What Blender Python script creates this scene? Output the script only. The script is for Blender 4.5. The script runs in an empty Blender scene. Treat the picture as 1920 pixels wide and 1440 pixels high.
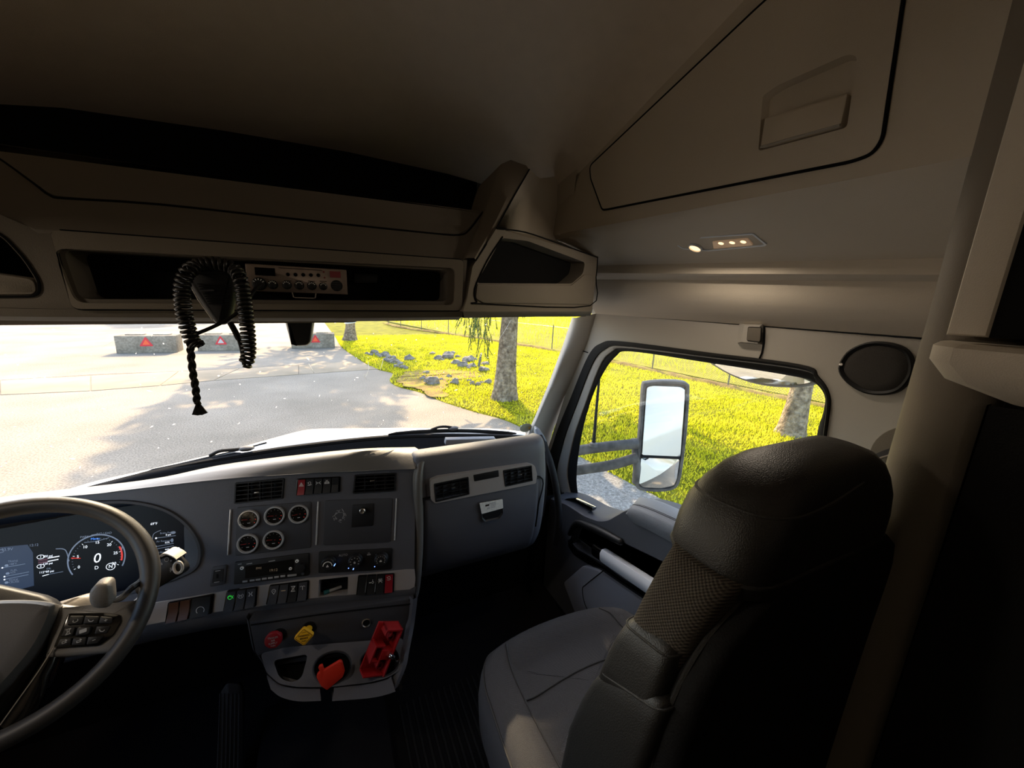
import bpy, bmesh, math, random
from math import sin, cos, pi, radians, sqrt, atan2
from mathutils import Vector, Matrix, noise
from mathutils.geometry import tessellate_polygon
SC = bpy.context.scene
COL = SC.collection
# ---------------------------------------------------------------- camera
FP, CX, CY = 721.0, 960.0, 720.0
CAM = Vector((0, 0, 2.5))          # eye point behind the two seats; X right, Y forward, Z up from the yard
_yv = Vector((-360, 175, -721)).normalized()
_xr = Vector((1440, 100, -721)).normalized()
_xv = (_xr - _yv * _xr.dot(_yv)).normalized()
_zv = _xv.cross(_yv)
ROT = Matrix((_xv, _yv, _zv))
cd = bpy.data.cameras.new('camera'); cam = bpy.data.objects.new('camera', cd); COL.objects.link(cam)
cd.sensor_width = 36; cd.lens = 36 * FP / 1920; cd.clip_start = 0.02; cd.clip_end = 600
cam.matrix_world = Matrix.Translation(CAM) @ ROT.to_4x4()
SC.camera = cam
# ---------------------------------------------------------------- light
SUN_AZ, SUN_EL = radians(9), radians(36)
SD = Vector((sin(SUN_AZ) * cos(SUN_EL), cos(SUN_AZ) * cos(SUN_EL), sin(SUN_EL)))   # towards the sun
w = bpy.data.worlds.new('sky'); SC.world = w; w.use_nodes = True
nt = w.node_tree; nt.nodes.clear()
sk = nt.nodes.new('ShaderNodeTexSky'); sk.sky_type = 'NISHITA'; sk.sun_disc = False
sk.sun_elevation = SUN_EL; sk.sun_rotation = SUN_AZ; sk.air_density = 1.0; sk.dust_density = 2.0; sk.ozone_density = 1.0
bg = nt.nodes.new('ShaderNodeBackground'); bg.inputs[1].default_value = 0.36
wo = nt.nodes.new('ShaderNodeOutputWorld')
nt.links.new(sk.outputs[0], bg.inputs[0]); nt.links.new(bg.outputs[0], wo.inputs[0])
sl = bpy.data.lights.new('sun', 'SUN'); sl.energy = 4.3; sl.angle = radians(0.6); sl.color = (1.0, 0.78, 0.50)
so = bpy.data.objects.new('sun', sl); COL.objects.link(so)
so.rotation_mode = 'QUATERNION'; so.rotation_quaternion = SD.to_track_quat('Z', 'Y'); so.location = (3, 20, 16)
SC.view_settings.view_transform = 'Standard'; SC.view_settings.look = 'None'
SC.view_settings.gamma = 1; SC.view_settings.use_curve_mapping = False
SC.view_settings.exposure = 1.3
# ---------------------------------------------------------------- helpers
def ray(u, v): return ROT @ Vector(((u - CX) / FP, -(v - CY) / FP, -1.0))
def on(axis, val, u, v):
    d = ray(u, v); return CAM + d * ((val - CAM[axis]) / d[axis])
def onx(x, u, v): return on(0, x, u, v)
def ony(y, u, v): return on(1, y, u, v)
def onz(z, u, v): return on(2, z, u, v)
class Fr:
    def __init__(s, o, U, V):
        s.o = Vector(o); s.U = Vector(U).normalized(); V = Vector(V)
        s.V = (V - s.U * V.dot(s.U)).normalized(); s.N = s.U.cross(s.V)
    def uv(s, u, v, c=0):
        d = ray(u, v); o = s.o + s.N * c
        p = CAM + d * ((o - CAM).dot(s.N) / d.dot(s.N)) - o
        return (p.dot(s.U), p.dot(s.V))
    def P(s, pts, c=0): return [s.uv(u, v, c) for u, v in pts]
    def w(s, a, b, c=0): return s.o + s.U * a + s.V * b + s.N * c
    def px(s, u, v, c=0): a, b = s.uv(u, v, c); return s.w(a, b, c)
    def sub(s, a, b, c=0, ang=0):
        return Fr(s.w(a, b, c), s.U * cos(ang) + s.V * sin(ang), s.V * cos(ang) - s.U * sin(ang))
    def tilt(s, a, b, c, ang):           # rotate about U
        return Fr(s.w(a, b, c), s.U, s.V * cos(ang) + s.N * sin(ang))
def area(p): return sum(p[i - 1][0] * p[i][1] - p[i][0] * p[i - 1][1] for i in range(len(p))) / 2
def inset(p, d):
    if area(p) < 0: d = -d
    out = []; n = len(p)
    for i in range(n):
        a, b, c = p[i - 1], p[i], p[(i + 1) % n]
        e1 = Vector((b[0] - a[0], b[1] - a[1])); e2 = Vector((c[0] - b[0], c[1] - b[1]))
        if e1.length < 1e-9: e1 = e2
        if e2.length < 1e-9: e2 = e1
        n1 = Vector((-e1.y, e1.x)).normalized(); n2 = Vector((-e2.y, e2.x)).normalized()
        m = n1 + n2
        if m.length < 1e-6: m = n1
        m.normalize(); k = d / max(0.35, m.dot(n1))
        out.append((b[0] + m.x * k, b[1] + m.y * k))
    return out
def rp(p, r, n=4):
    out = []; N = len(p)
    for i in range(N):
        a, b, c = Vector(p[i - 1]), Vector(p[i]), Vector(p[(i + 1) % N])
        rr = r[i] if isinstance(r, (list, tuple)) else r
        d1 = (a - b); d2 = (c - b)
        k = min(rr, d1.length * .49, d2.length * .49)
        if k < 1e-6: out.append(tuple(b)); continue
        s, e = b + d1.normalized() * k, b + d2.normalized() * k
        for j in range(n + 1):
            t = j / n; q = s * (1 - t) ** 2 + b * 2 * t * (1 - t) + e * t * t
            out.append(tuple(q))
    return out
def rect(a, b, w, h, r=0, n=4):
    p = [(a - w / 2, b - h / 2), (a + w / 2, b - h / 2), (a + w / 2, b + h / 2), (a - w / 2, b + h / 2)]
    return rp(p, r, n) if r else p
def circ(a, b, r, n=24, ry=None): return [(a + r * cos(2 * pi * i / n), b + (ry or r) * sin(2 * pi * i / n)) for i in range(n)]
def cr(pts, n=6, closed=False):          # Catmull-Rom through points (any dimension)
    P = [Vector(p) for p in pts]; out = []; N = len(P)
    for i in range(N if closed else N - 1):
        p1, p2 = P[i], P[(i + 1) % N]
        p0 = P[i - 1] if (closed or i > 0) else p1 * 2 - p2
        p3 = P[(i + 2) % N] if (closed or i + 2 < N) else p2 * 2 - p1
        for j in range(n):
            t = j / n
            out.append(.5 * ((2 * p1) + (p2 - p0) * t + (2 * p0 - 5 * p1 + 4 * p2 - p3) * t * t + (3 * p1 - p0 - 3 * p2 + p3) * t ** 3))
    if not closed: out.append(P[-1])
    return out
class MB:
    def __init__(s): s.v = []; s.f = []; s.m = []; s.k = 0
    def add(s, vs, fs):
        o = len(s.v); s.v += [tuple(p) for p in vs]
        for f in fs: s.f.append([o + i for i in f]); s.m.append(s.k)
        return s
    def quad(s, *p): return s.add(p, [list(range(len(p)))])
    def prism(s, fr, pts, c0, c1, bev=0, back=False, front=True):
        L = [[fr.w(a, b, c0) for a, b in pts]]
        if bev:
            sg = 1 if c1 > c0 else -1
            L.append([fr.w(a, b, c1 - sg * bev) for a, b in pts])
            L.append([fr.w(a, b, c1 - sg * bev * .3) for a, b in inset(pts, bev * .3)])
            L.append([fr.w(a, b, c1) for a, b in inset(pts, bev)])
        else: L.append([fr.w(a, b, c1) for a, b in pts])
        return s.loft(L, True, back, front)
    def loft(s, L, closed=False, cap0=False, cap1=False):
        n = len(L[0]); vs = [p for r in L for p in r]; fs = []
        for i in range(len(L) - 1):
            for j in range(n if closed else n - 1):
                k = (j + 1) % n
                fs.append([i * n + j, i * n + k, (i + 1) * n + k, (i + 1) * n + j])
        if cap0: fs.append(list(range(n))[::-1])
        if cap1: fs.append([(len(L) - 1) * n + j for j in range(n)])
        return s.add(vs, fs)
    def holes(s, fr, outer, holes, c=0, depth=0, edge=0, back=False):
        polys = [outer] + holes; flat = [p for q in polys for p in q]
        tri = tessellate_polygon([[Vector((a, b, 0)) for a, b in q] for q in polys])
        s.add([fr.w(a, b, c) for a, b in flat], [list(t) for t in tri])
        for i, q in enumerate(polys):
            d = edge if i == 0 else depth
            if d: s.loft([[fr.w(a, b, c) for a, b in q], [fr.w(a, b, c - d) for a, b in q]], True, False, back and i > 0)
        return s
    def box(s, fr, a0, a1, b0, b1, c0, c1, bev=0):
        return s.prism(fr, [(a0, b0), (a1, b0), (a1, b1), (a0, b1)], c0, c1, bev, True)
    def tube(s, pts, r, n=8, closed=False, cap=True, flat=1.0):
        P = [Vector(p) for p in pts]; N = len(P); L = []
        up = None
        for i in range(N):
            t = (P[(i + 1) % N] - P[i - 1]) if (closed or 0 < i < N - 1) else (P[1] - P[0] if i == 0 else P[-1] - P[-2])
            t.normalize()
            if up is None:
                up = Vector((0, 0, 1)) if abs(t.z) < .9 else Vector((1, 0, 0))
            up = (up - t * up.dot(t)).normalized(); sd = t.cross(up)
            rr = r[i] if isinstance(r, (list, tuple)) else r
            L.append([P[i] + (up * cos(2 * pi * k / n) + sd * sin(2 * pi * k / n) * flat) * rr for k in range(n)])
        if closed: L.append(L[0])
        return s.loft(L, True, cap and not closed, cap and not closed)
    def lathe(s, fr, prof, n=24, a=0, b=0, cap0=False, cap1=True):
        L = [[fr.w(a + r * cos(2 * pi * k / n), b + r * sin(2 * pi * k / n), c) for k in range(n)] for r, c in prof]
        return s.loft(L, True, cap0, cap1)
    def ball(s, c, r, n=10, sx=1, sy=1, sz=1):
        c = Vector(c); L = []
        for i in range(n + 1):
            t = pi * i / n; rr = max(sin(t), 1e-3) * r
            L.append([c + Vector((rr * cos(2 * pi * k / n) * sx, rr * sin(2 * pi * k / n) * sy, cos(t) * r * sz)) for k in range(n)])
        return s.loft(L, True)
    def build(s, name, mat, parent=None, ang=38, recalc=True, sub=0):
        me = bpy.data.meshes.new(name); me.from_pydata(s.v, [], s.f)
        mats = mat if isinstance(mat, (list, tuple)) else [mat]
        for m in mats: me.materials.append(m)
        if len(mats) > 1: me.polygons.foreach_set('material_index', s.m)
        if recalc and len(s.f) < 60000:
            b = bmesh.new(); b.from_mesh(me); bmesh.ops.remove_doubles(b, verts=b.verts, dist=1e-6)
            bmesh.ops.recalc_face_normals(b, faces=b.faces); b.to_mesh(me); b.free()
        me.polygons.foreach_set('use_smooth', [True] * len(me.polygons))
        if ang: me.set_sharp_from_angle(angle=radians(ang))
        me.update()
        o = bpy.data.objects.new(name, me); COL.objects.link(o)
        if parent: put(o, parent)
        if sub:
            md = o.modifiers.new('subsurf', 'SUBSURF'); md.levels = sub; md.render_levels = sub
        return o
def put(o, parent):
    o.parent = parent; o.matrix_parent_inverse = Matrix.Translation(-parent_loc(parent))
def parent_loc(p): return Vector(p.location) if p.type == 'EMPTY' else Vector((0, 0, 0))
def tag(o, label, cat=None, group=None, kind=None):
    if label: o['label'] = label
    if cat: o['category'] = cat
    if group: o['group'] = group
    if kind: o['kind'] = kind
    return o
def thing(name, loc, label, cat, group=None):
    o = bpy.data.objects.new(name, None); o.location = loc; o.empty_display_size = .05; COL.objects.link(o)
    return tag(o, label, cat, group)
def struct(o, label=None, cat=None):
    o['kind'] = 'structure'
    if label: o['label'] = label
    if cat: o['category'] = cat
    return o
def text(body, fr, a, b, size, mat, name='lettering', parent=None, c=0.0004, depth=0.0002, align='CENTER', sx=1.0, shear=0):
    cu = bpy.data.curves.new(name, 'FONT'); cu.body = body; cu.size = size; cu.align_x = align; cu.align_y = 'CENTER'
    cu.extrude = depth; cu.resolution_u = 3; cu.shear = shear
    t = bpy.data.objects.new('tmp', cu); COL.objects.link(t)
    dg = bpy.context.evaluated_depsgraph_get(); me = bpy.data.meshes.new_from_object(t.evaluated_get(dg))
    bpy.data.objects.remove(t); bpy.data.curves.remove(cu)
    me.name = name
    for v in me.vertices: v.co = fr.w(a + v.co.x * sx, b + v.co.y, c + v.co.z)
    me.materials.clear(); me.materials.append(mat); me.update()
    o = bpy.data.objects.new(name, me); COL.objects.link(o)
    if parent: put(o, parent)
    return o
# ---------------------------------------------------------------- materials
def lin(c):
    return tuple((x / 255 / 12.92 if x / 255 <= .04045 else ((x / 255 + .055) / 1.055) ** 2.4) for x in c) + (1,)
def mat(name, rgb, rough=.6, metal=0, bump=0, scale=400, var=0, vscale=20, spec=.5, emit=None, es=1, coat=0, dist=.002, detail=3):
    m = bpy.data.materials.new(name); m.use_nodes = True; t = m.node_tree; p = t.nodes['Principled BSDF']
    p.inputs['Base Color'].default_value = lin(rgb); p.inputs['Roughness'].default_value = rough
    p.inputs['Metallic'].default_value = metal; p.inputs['Specular IOR Level'].default_value = spec
    if coat: p.inputs['Coat Weight'].default_value = coat; p.inputs['Coat Roughness'].default_value = .1
    if emit: p.inputs['Emission Color'].default_value = lin(emit); p.inputs['Emission Strength'].default_value = es
    if bump or var: tc = t.nodes.new('ShaderNodeTexCoord')
    if bump:
        nz = t.nodes.new('ShaderNodeTexNoise'); nz.inputs['Scale'].default_value = scale; nz.inputs['Detail'].default_value = detail
        bp = t.nodes.new('ShaderNodeBump'); bp.inputs['Strength'].default_value = bump; bp.inputs['Distance'].default_value = dist
        t.links.new(tc.outputs['Object'], nz.inputs['Vector']); t.links.new(nz.outputs[0], bp.inputs['Height'])
        t.links.new(bp.outputs[0], p.inputs['Normal'])
    if var:
        n2 = t.nodes.new('ShaderNodeTexNoise'); n2.inputs['Scale'].default_value = vscale; n2.inputs['Detail'].default_value = 6
        rm = t.nodes.new('ShaderNodeValToRGB'); a, b = lin(tuple(max(0, x * (1 - var)) for x in rgb)), lin(tuple(min(255, x * (1 + var)) for x in rgb))
        rm.color_ramp.elements[0].position = .3; rm.color_ramp.elements[1].position = .7
        rm.color_ramp.elements[0].color = a; rm.color_ramp.elements[1].color = b
        t.links.new(tc.outputs['Object'], n2.inputs['Vector']); t.links.new(n2.outputs[0], rm.inputs[0]); t.links.new(rm.outputs[0], p.inputs['Base Color'])
    return m
def ramp_mat(name, stops, scale, rough=.9, bump=.3, bscale=None, detail=8, dist=.01, stops2=None, scale2=200, mixf=.5, spec=.2):
    m = bpy.data.materials.new(name); m.use_nodes = True; t = m.node_tree; p = t.nodes['Principled BSDF']
    p.inputs['Roughness'].default_value = rough; p.inputs['Specular IOR Level'].default_value = spec
    tc = t.nodes.new('ShaderNodeTexCoord')
    def rampn(st, sc, det):
        nz = t.nodes.new('ShaderNodeTexNoise'); nz.inputs['Scale'].default_value = sc; nz.inputs['Detail'].default_value = det
        rm = t.nodes.new('ShaderNodeValToRGB'); cr_ = rm.color_ramp
        cr_.elements[0].position, cr_.elements[0].color = st[0][0], lin(st[0][1])
        cr_.elements[1].position, cr_.elements[1].color = st[-1][0], lin(st[-1][1])
        for q, c in st[1:-1]: e = cr_.elements.new(q); e.color = lin(c)
        t.links.new(tc.outputs['Object'], nz.inputs['Vector']); t.links.new(nz.outputs[0], rm.inputs[0])
        return rm, nz
    rm, nz = rampn(stops, scale, detail); out = rm.outputs[0]
    if stops2:
        r2, nz = rampn(stops2, scale2, 4)
        mx = t.nodes.new('ShaderNodeMix'); mx.data_type = 'RGBA'; mx.blend_type = 'MULTIPLY'; mx.inputs[0].default_value = mixf
        t.links.new(out, mx.inputs[6]); t.links.new(r2.outputs[0], mx.inputs[7]); out = mx.outputs[2]
    t.links.new(out, p.inputs['Base Color'])
    if bump:
        if bscale:
            nz = t.nodes.new('ShaderNodeTexNoise'); nz.inputs['Scale'].default_value = bscale; nz.inputs['Detail'].default_value = 5
            t.links.new(tc.outputs['Object'], nz.inputs['Vector'])
        bp = t.nodes.new('ShaderNodeBump'); bp.inputs['Strength'].default_value = bump; bp.inputs['Distance'].default_value = dist
        t.links.new(nz.outputs[0], bp.inputs['Height']); t.links.new(bp.outputs[0], p.inputs['Normal'])
    return m
def weave_mat(name, c0, c1, scale, kind='checker', rough=.95, U=(1, 0, 0), V=(0, 0, 1)):
    m = bpy.data.materials.new(name); m.use_nodes = True; t = m.node_tree; p = t.nodes['Principled BSDF']
    p.inputs['Roughness'].default_value = rough; p.inputs['Specular IOR Level'].default_value = .1
    tc = t.nodes.new('ShaderNodeTexCoord'); hs = []
    for d in (U, V):
        dt = t.nodes.new('ShaderNodeVectorMath'); dt.operation = 'DOT_PRODUCT'; dt.inputs[1].default_value = tuple(x * scale for x in d)
        sn = t.nodes.new('ShaderNodeMath'); sn.operation = 'SINE'
        t.links.new(tc.outputs['Object'], dt.inputs[0]); t.links.new(dt.outputs['Value'], sn.inputs[0]); hs.append(sn)
    op = t.nodes.new('ShaderNodeMath'); op.operation = 'MULTIPLY' if kind == 'checker' else 'MAXIMUM'
    t.links.new(hs[0].outputs[0], op.inputs[0])
    if kind == 'rib': op.operation = 'MULTIPLY'; op.inputs[1].default_value = 1
    else: t.links.new(hs[1].outputs[0], op.inputs[1])
    rm = t.nodes.new('ShaderNodeValToRGB'); rm.color_ramp.elements[0].color = lin(c0); rm.color_ramp.elements[1].color = lin(c1)
    mr = t.nodes.new('ShaderNodeMapRange'); mr.inputs[1].default_value = -1
    t.links.new(op.outputs[0], mr.inputs[0]); t.links.new(mr.outputs[0], rm.inputs[0])
    nz = t.nodes.new('ShaderNodeTexNoise'); nz.inputs['Scale'].default_value = 900
    t.links.new(tc.outputs['Object'], nz.inputs['Vector'])
    mx = t.nodes.new('ShaderNodeMix'); mx.data_type = 'RGBA'; mx.blend_type = 'OVERLAY'; mx.inputs[0].default_value = .5
    t.links.new(rm.outputs[0], mx.inputs[6]); t.links.new(nz.outputs[0], mx.inputs[7]); t.links.new(mx.outputs[2], p.inputs['Base Color'])
    bp = t.nodes.new('ShaderNodeBump'); bp.inputs['Strength'].default_value = .4; bp.inputs['Distance'].default_value = .002
    t.links.new(mr.outputs[0], bp.inputs['Height']); t.links.new(bp.outputs[0], p.inputs['Normal'])
    return m
def glass_mat(name, tint=(1, 1, 1), refl=1.0):
    m = bpy.data.materials.new(name); m.use_nodes = True; t = m.node_tree; t.nodes.clear()
    tr = t.nodes.new('ShaderNodeBsdfTransparent'); tr.inputs[0].default_value = tint + (1,)
    gl = t.nodes.new('ShaderNodeBsdfGlossy'); gl.inputs['Roughness'].default_value = .02
    lw = t.nodes.new('ShaderNodeLayerWeight'); lw.inputs[0].default_value = .5
    fr = t.nodes.new('ShaderNodeMath'); fr.operation = 'POWER'; fr.inputs[1].default_value = 5; t.links.new(lw.outputs['Facing'], fr.inputs[0])
    ml = t.nodes.new('ShaderNodeMath'); ml.operation = 'MULTIPLY_ADD'; ml.inputs[1].default_value = .8 * refl; ml.inputs[2].default_value = .035 * refl
    mx = t.nodes.new('ShaderNodeMixShader'); o = t.nodes.new('ShaderNodeOutputMaterial')
    t.links.new(fr.outputs[0], ml.inputs[0]); t.links.new(ml.outputs[0], mx.inputs[0]); t.links.new(tr.outputs[0], mx.inputs[1])
    t.links.new(gl.outputs[0], mx.inputs[2]); t.links.new(mx.outputs[0], o.inputs[0])
    return m
M = {
 'head': mat('headliner_cloth', (208, 196, 180), .95, bump=.25, scale=900, var=.012, vscale=30, spec=.1),
 'beige': mat('beige_plastic_lit', (194, 184, 168), .72, bump=.25, scale=700, spec=.3),  # lit copy of the one beige trim, light put into the colour
 'bezel': mat('bright_bezel', (206, 206, 206), .22, metal=.55),
 'door_c': mat('door_card_plastic', (80, 82, 87), .55, bump=.25, scale=800),
 'latch': mat('latch_plastic', (196, 184, 166), .5, bump=.1, scale=900),
 'door_p': mat('door_panel_plastic', (128, 131, 140), .6, bump=.25, scale=800),
 'col': mat('column_trim_plastic', (122, 114, 102), .65, bump=.2, scale=800, spec=.3),
 'cord': mat('coil_cord', (24, 23, 22), .38, spec=.5),
 'beige_shaded': mat('beige_plastic_shaded', (118, 110, 98), .72, bump=.25, scale=700, spec=.3),  # shaded copy of the same beige, console shade put into the colour
 'beige_shaded_d': mat('beige_plastic_shaded_dark', (106, 99, 89), .75, bump=.25, scale=700, spec=.3),  # darker shaded copy of that beige, mostly for the console panels
 'pillar': mat('pillar_grey_plastic', (164, 159, 150), .65, bump=.2, scale=800, spec=.3),
 'dash': mat('dash_grey_plastic', (79, 79, 84), .55, bump=.3, scale=800, spec=.35),
 'dash_t': mat('dash_top_plastic', (88, 85, 81), .42, bump=.15, scale=600, spec=.5),
 'dash_d': mat('dash_dark_plastic', (57, 57, 60), .6, bump=.3, scale=700, spec=.3),
 'black': mat('black_plastic', (22, 22, 23), .5, bump=.1, scale=900, spec=.35),
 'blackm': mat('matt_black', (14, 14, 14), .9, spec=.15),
 'gloss': mat('gloss_black', (8, 8, 9), .12, spec=.5),
 'rubber': mat('black_rubber', (26, 25, 24), .75, bump=.3, scale=300, spec=.25),
 'silver': mat('silver_trim', (158, 152, 148), .45, metal=.25, bump=.05, scale=1500),
 'silver_h': mat('satin_silver_handle', (214, 220, 228), .38, metal=.1),
 'chrome': mat('chrome', (225, 225, 225), .12, metal=1),
 'chromed': mat('dull_chrome', (190, 185, 178), .3, metal=1),
 'leather': mat('black_leather', (30, 28, 26), .48, bump=.6, scale=750, dist=.0006, spec=.5, detail=0),
 'leather_d': mat('black_seat_back', (20, 19, 19), .75, bump=.4, scale=420, dist=.002, spec=.2),
 'cloth': weave_mat('grey_seat_cloth', (66, 65, 66), (84, 83, 84), 3400, 'rib', U=(.25, 1, 0)),
 'cloth2': weave_mat('woven_seat_cloth', (40, 37, 34), (94, 87, 79), 1500, 'checker', U=(.3, .95, 0), V=(0, 0, 1)),
 'piping': mat('seat_piping', (40, 38, 36), .6, bump=.5, scale=900),
 'red': mat('red_plastic', (160, 24, 26), .4, bump=.1, scale=200),
 'red_d': mat('dark_red_plastic', (128, 18, 28), .4),
 'orange': mat('orange_red_plastic', (208, 46, 24), .45, bump=.1, scale=200),
 'yellow': mat('yellow_plastic', (236, 178, 30), .45),
 'white': mat('white_print', (225, 225, 222), .6),
 'grey_p': mat('grey_print', (150, 150, 150), .6),
 'dark_p': mat('dark_print', (40, 25, 10), .7),
 'green_l': mat('green_legend', (60, 200, 70), .6, emit=(50, 230, 70), es=.25),
 'led_blue': mat('blue_led', (120, 160, 255), .6, emit=(120, 160, 255), es=1.2),
 'scr': mat('display_glass', (6, 7, 12), .35, spec=.1, emit=(10, 13, 26), es=.05),
 'scr_w': mat('display_white', (230, 235, 240), .6, emit=(230, 235, 245), es=.42),
 'scr_g': mat('display_grey', (120, 130, 145), .6, emit=(120, 130, 150), es=.16),
 'scr_r': mat('display_red', (220, 50, 40), .6, emit=(230, 60, 45), es=.22),
 'scr_b': mat('display_blue', (70, 140, 240), .6, emit=(70, 140, 245), es=.3),
 'scr_n': mat('display_navy', (20, 34, 58), .5, emit=(26, 44, 76), es=.12),
 'scr_m': mat('display_maroon', (70, 16, 36), .5, emit=(80, 18, 40), es=.15),
 'lamp': mat('lamp_led', (255, 214, 170), .5, emit=(255, 205, 150), es=.9),
 'lens': mat('lamp_lens', (200, 185, 165), .2, emit=(255, 200, 150), es=.05),
 'amber': mat('amber_display', (120, 105, 90), .6, emit=(160, 140, 110), es=.06),
 'brownled': mat('brown_lit_switch', (70, 38, 18), .45),
 'wood_r': mat('cb_face_chrome', (158, 142, 130), .38, metal=.7, var=.05, vscale=60),
 'glass': glass_mat('window_glass', (.97, .98, .97)),
 'mirror': mat('mirror_glass', (235, 235, 232), .03, metal=1),
 'asphalt': ramp_mat('asphalt', [(.3, (143, 131, 113)), (.5, (157, 144, 125)), (.72, (171, 157, 137))], .6, .95, .35, 60, 10, .006, [(.36, (150, 150, 156)), (.6, (255, 255, 255))], 42, .6),
 'gravel': ramp_mat('gravel', [(.3, (122, 116, 107)), (.55, (156, 149, 138)), (.75, (184, 176, 162))], 22, .95, .8, 40, 10, .02, [(.3, (130, 130, 130)), (.6, (255, 255, 255))], 80, .6),
 'concrete': ramp_mat('concrete', [(.3, (132, 120, 104)), (.6, (156, 144, 126)), (.8, (180, 168, 150))], 2.2, .95, .5, 30, 8, .01, [(.4, (180, 180, 180)), (.6, (255, 255, 255))], 14, .5),
 'cstrip': ramp_mat('concrete_strip', [(.3, (152, 134, 108)), (.7, (170, 150, 124))], 1.2, .95, .3, 60, 8, .006),
 'lawn': ramp_mat('lawn_soil', [(.3, (92, 92, 22)), (.5, (120, 118, 26)), (.7, (140, 134, 34))], 1.6, 1, .5, 18, 8, .03, [(.35, (150, 150, 120)), (.6, (255, 255, 255))], 24, .6, spec=.05),
 'field': ramp_mat('field_grass', [(.3, (120, 118, 36)), (.7, (150, 142, 50))], .5, 1, .5, 14, 8, .05, spec=.05),
 'dirt': ramp_mat('bare_dirt', [(.3, (112, 92, 58)), (.5, (140, 118, 72)), (.7, (150, 140, 60))], 3, 1, .6, 24, 8, .02, spec=.05),
 'rock': ramp_mat('rock', [(.3, (104, 96, 88)), (.7, (160, 150, 138))], 5, .95, .6, 14, 8, .03),
 'bark': ramp_mat('bark', [(.32, (118, 102, 84)), (.55, (160, 142, 118)), (.75, (186, 170, 146))], 9, 1, 1.0, 16, 10, .05, [(.4, (110, 110, 110)), (.58, (255, 255, 255))], 14, .45, spec=.05),
 'leaf': mat('tree_leaf', (62, 84, 34), .7, spec=.2),
 'needle': mat('spruce_needle', (96, 112, 58), .8, spec=.1),
 'wire': mat('fence_wire', (120, 118, 108), .5, metal=.5),
 'post': mat('fence_post', (112, 106, 92), .7, metal=.2),
 'paint': mat('white_truck_paint', (226, 224, 216), .25, coat=.5),
 'mirr_h': mat('mirror_housing', (88, 84, 80), .6, bump=.4, scale=150, var=.25, vscale=18),
 'sign_o': mat('orange_sign', (236, 92, 44), .5), 'sign_r': mat('red_sign_border', (205, 44, 52), .5), 'sign_w': mat('pale_sign_face', (190, 184, 178), .5),
 'carpet': mat('black_floor_mat', (24, 23, 24), .95, bump=.4, scale=200, spec=.08),
 'teal': mat('teal_pen', (24, 84, 88), .35),
 'paper': mat('white_label', (216, 214, 206), .6, var=.06, vscale=150),
 'spec': mat('bug_fleck', (235, 233, 226), .8),
}
def blade_mat(name, rgb, rgb2):
    m = mat(name, rgb, .8, var=.0, spec=.1); t = m.node_tree; p = t.nodes['Principled BSDF']
    tc = t.nodes.new('ShaderNodeTexCoord'); nz = t.nodes.new('ShaderNodeTexNoise'); nz.inputs['Scale'].default_value = 1.3; nz.inputs['Detail'].default_value = 6
    rm = t.nodes.new('ShaderNodeValToRGB'); rm.color_ramp.elements[0].position = .35; rm.color_ramp.elements[1].position = .65
    rm.color_ramp.elements[0].color = lin(rgb); rm.color_ramp.elements[1].color = lin(rgb2)
    t.links.new(tc.outputs['Object'], nz.inputs['Vector']); t.links.new(nz.outputs[0], rm.inputs[0]); t.links.new(rm.outputs[0], p.inputs['Base Color'])
    ts = t.nodes.new('ShaderNodeBsdfTranslucent'); t.links.new(rm.outputs[0], ts.inputs[0])
    mx = t.nodes.new('ShaderNodeMixShader'); mx.inputs[0].default_value = .45
    t.links.new(p.outputs[0], mx.inputs[1]); t.links.new(ts.outputs[0], mx.inputs[2]); t.links.new(mx.outputs[0], t.nodes['Material Output'].inputs[0])
    return m
M['grass'] = blade_mat('grass_blade', (186, 186, 34), (214, 204, 58))
M['leaf'] = blade_mat('tree_leaf', (58, 80, 30), (84, 100, 40))
M['spec'] = blade_mat('bug_fleck', (240, 238, 232), (250, 250, 248))
# ================================================================ the yard outside
rnd = random.Random(7)
G0 = Fr((0, 0, 0), (1, 0, 0), (0, 1, 0))
def gp(u, v): p = onz(0, u, v); return (p.x, p.y)
pave = MB().box(G0, -70, 24, -14, 130, -.12, 0).build('pavement', M['asphalt']); struct(pave)
edge = [(3.9, -8), (3.85, 2.2), (3.78, 3.6), (3.55, 5.6), (3.35, 6.9), (2.9, 7.8), (2.45, 8.9), (2.2, 9.8), (1.75, 10.7), (1.7, 11.6), (1.95, 12.5), (1.5, 13.6), (1.05, 16.5), (.72, 19.6), (.6, 24), (.2, 34), (-.8, 60), (-2, 120)]
edge = [tuple(p) for p in cr(edge, 4)]
lawn_poly = edge + [(60, 120), (60, -8)]
lawn = MB()
def lz(x, y):                                  # the lawn rises gently away from the yard
    d = max(0, min(min(sqrt((x - a) ** 2 + (y - b) ** 2) for a, b in edge) - .2, 6)); return .025 + .012 * d + .015 * noise.noise(Vector((x * .5, y * .5, 0)))
L = [[], [], [], [], [], []]
for a, b in edge:
    for k, q in enumerate((0, .12, .6, 1.6, 3.5, 7)):
        L[k].append((a + q, b + q * .12, (0, .025, .03, .04, .06, .1)[k] + (.012 * noise.noise(Vector((a, b, k))) if k > 1 else 0)))
lawn.loft(L)
lawn.loft([[(a + 7, b + .84, .1) for a, b in edge], [(60, b, .12) for a, b in edge]])
lawn = lawn.build('lawn', M['lawn'], ang=0); struct(lawn)
fld = MB().prism(G0, [(5.2, 34), (7.4, 24), (9.8, 17.3), (10.9, 12.6), (11.4, 8.2), (11.8, 5), (12, -8), (90, -8), (90, 130), (4, 130)], .1, .17).build('field_beyond_fence', M['field']); struct(fld)
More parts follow.
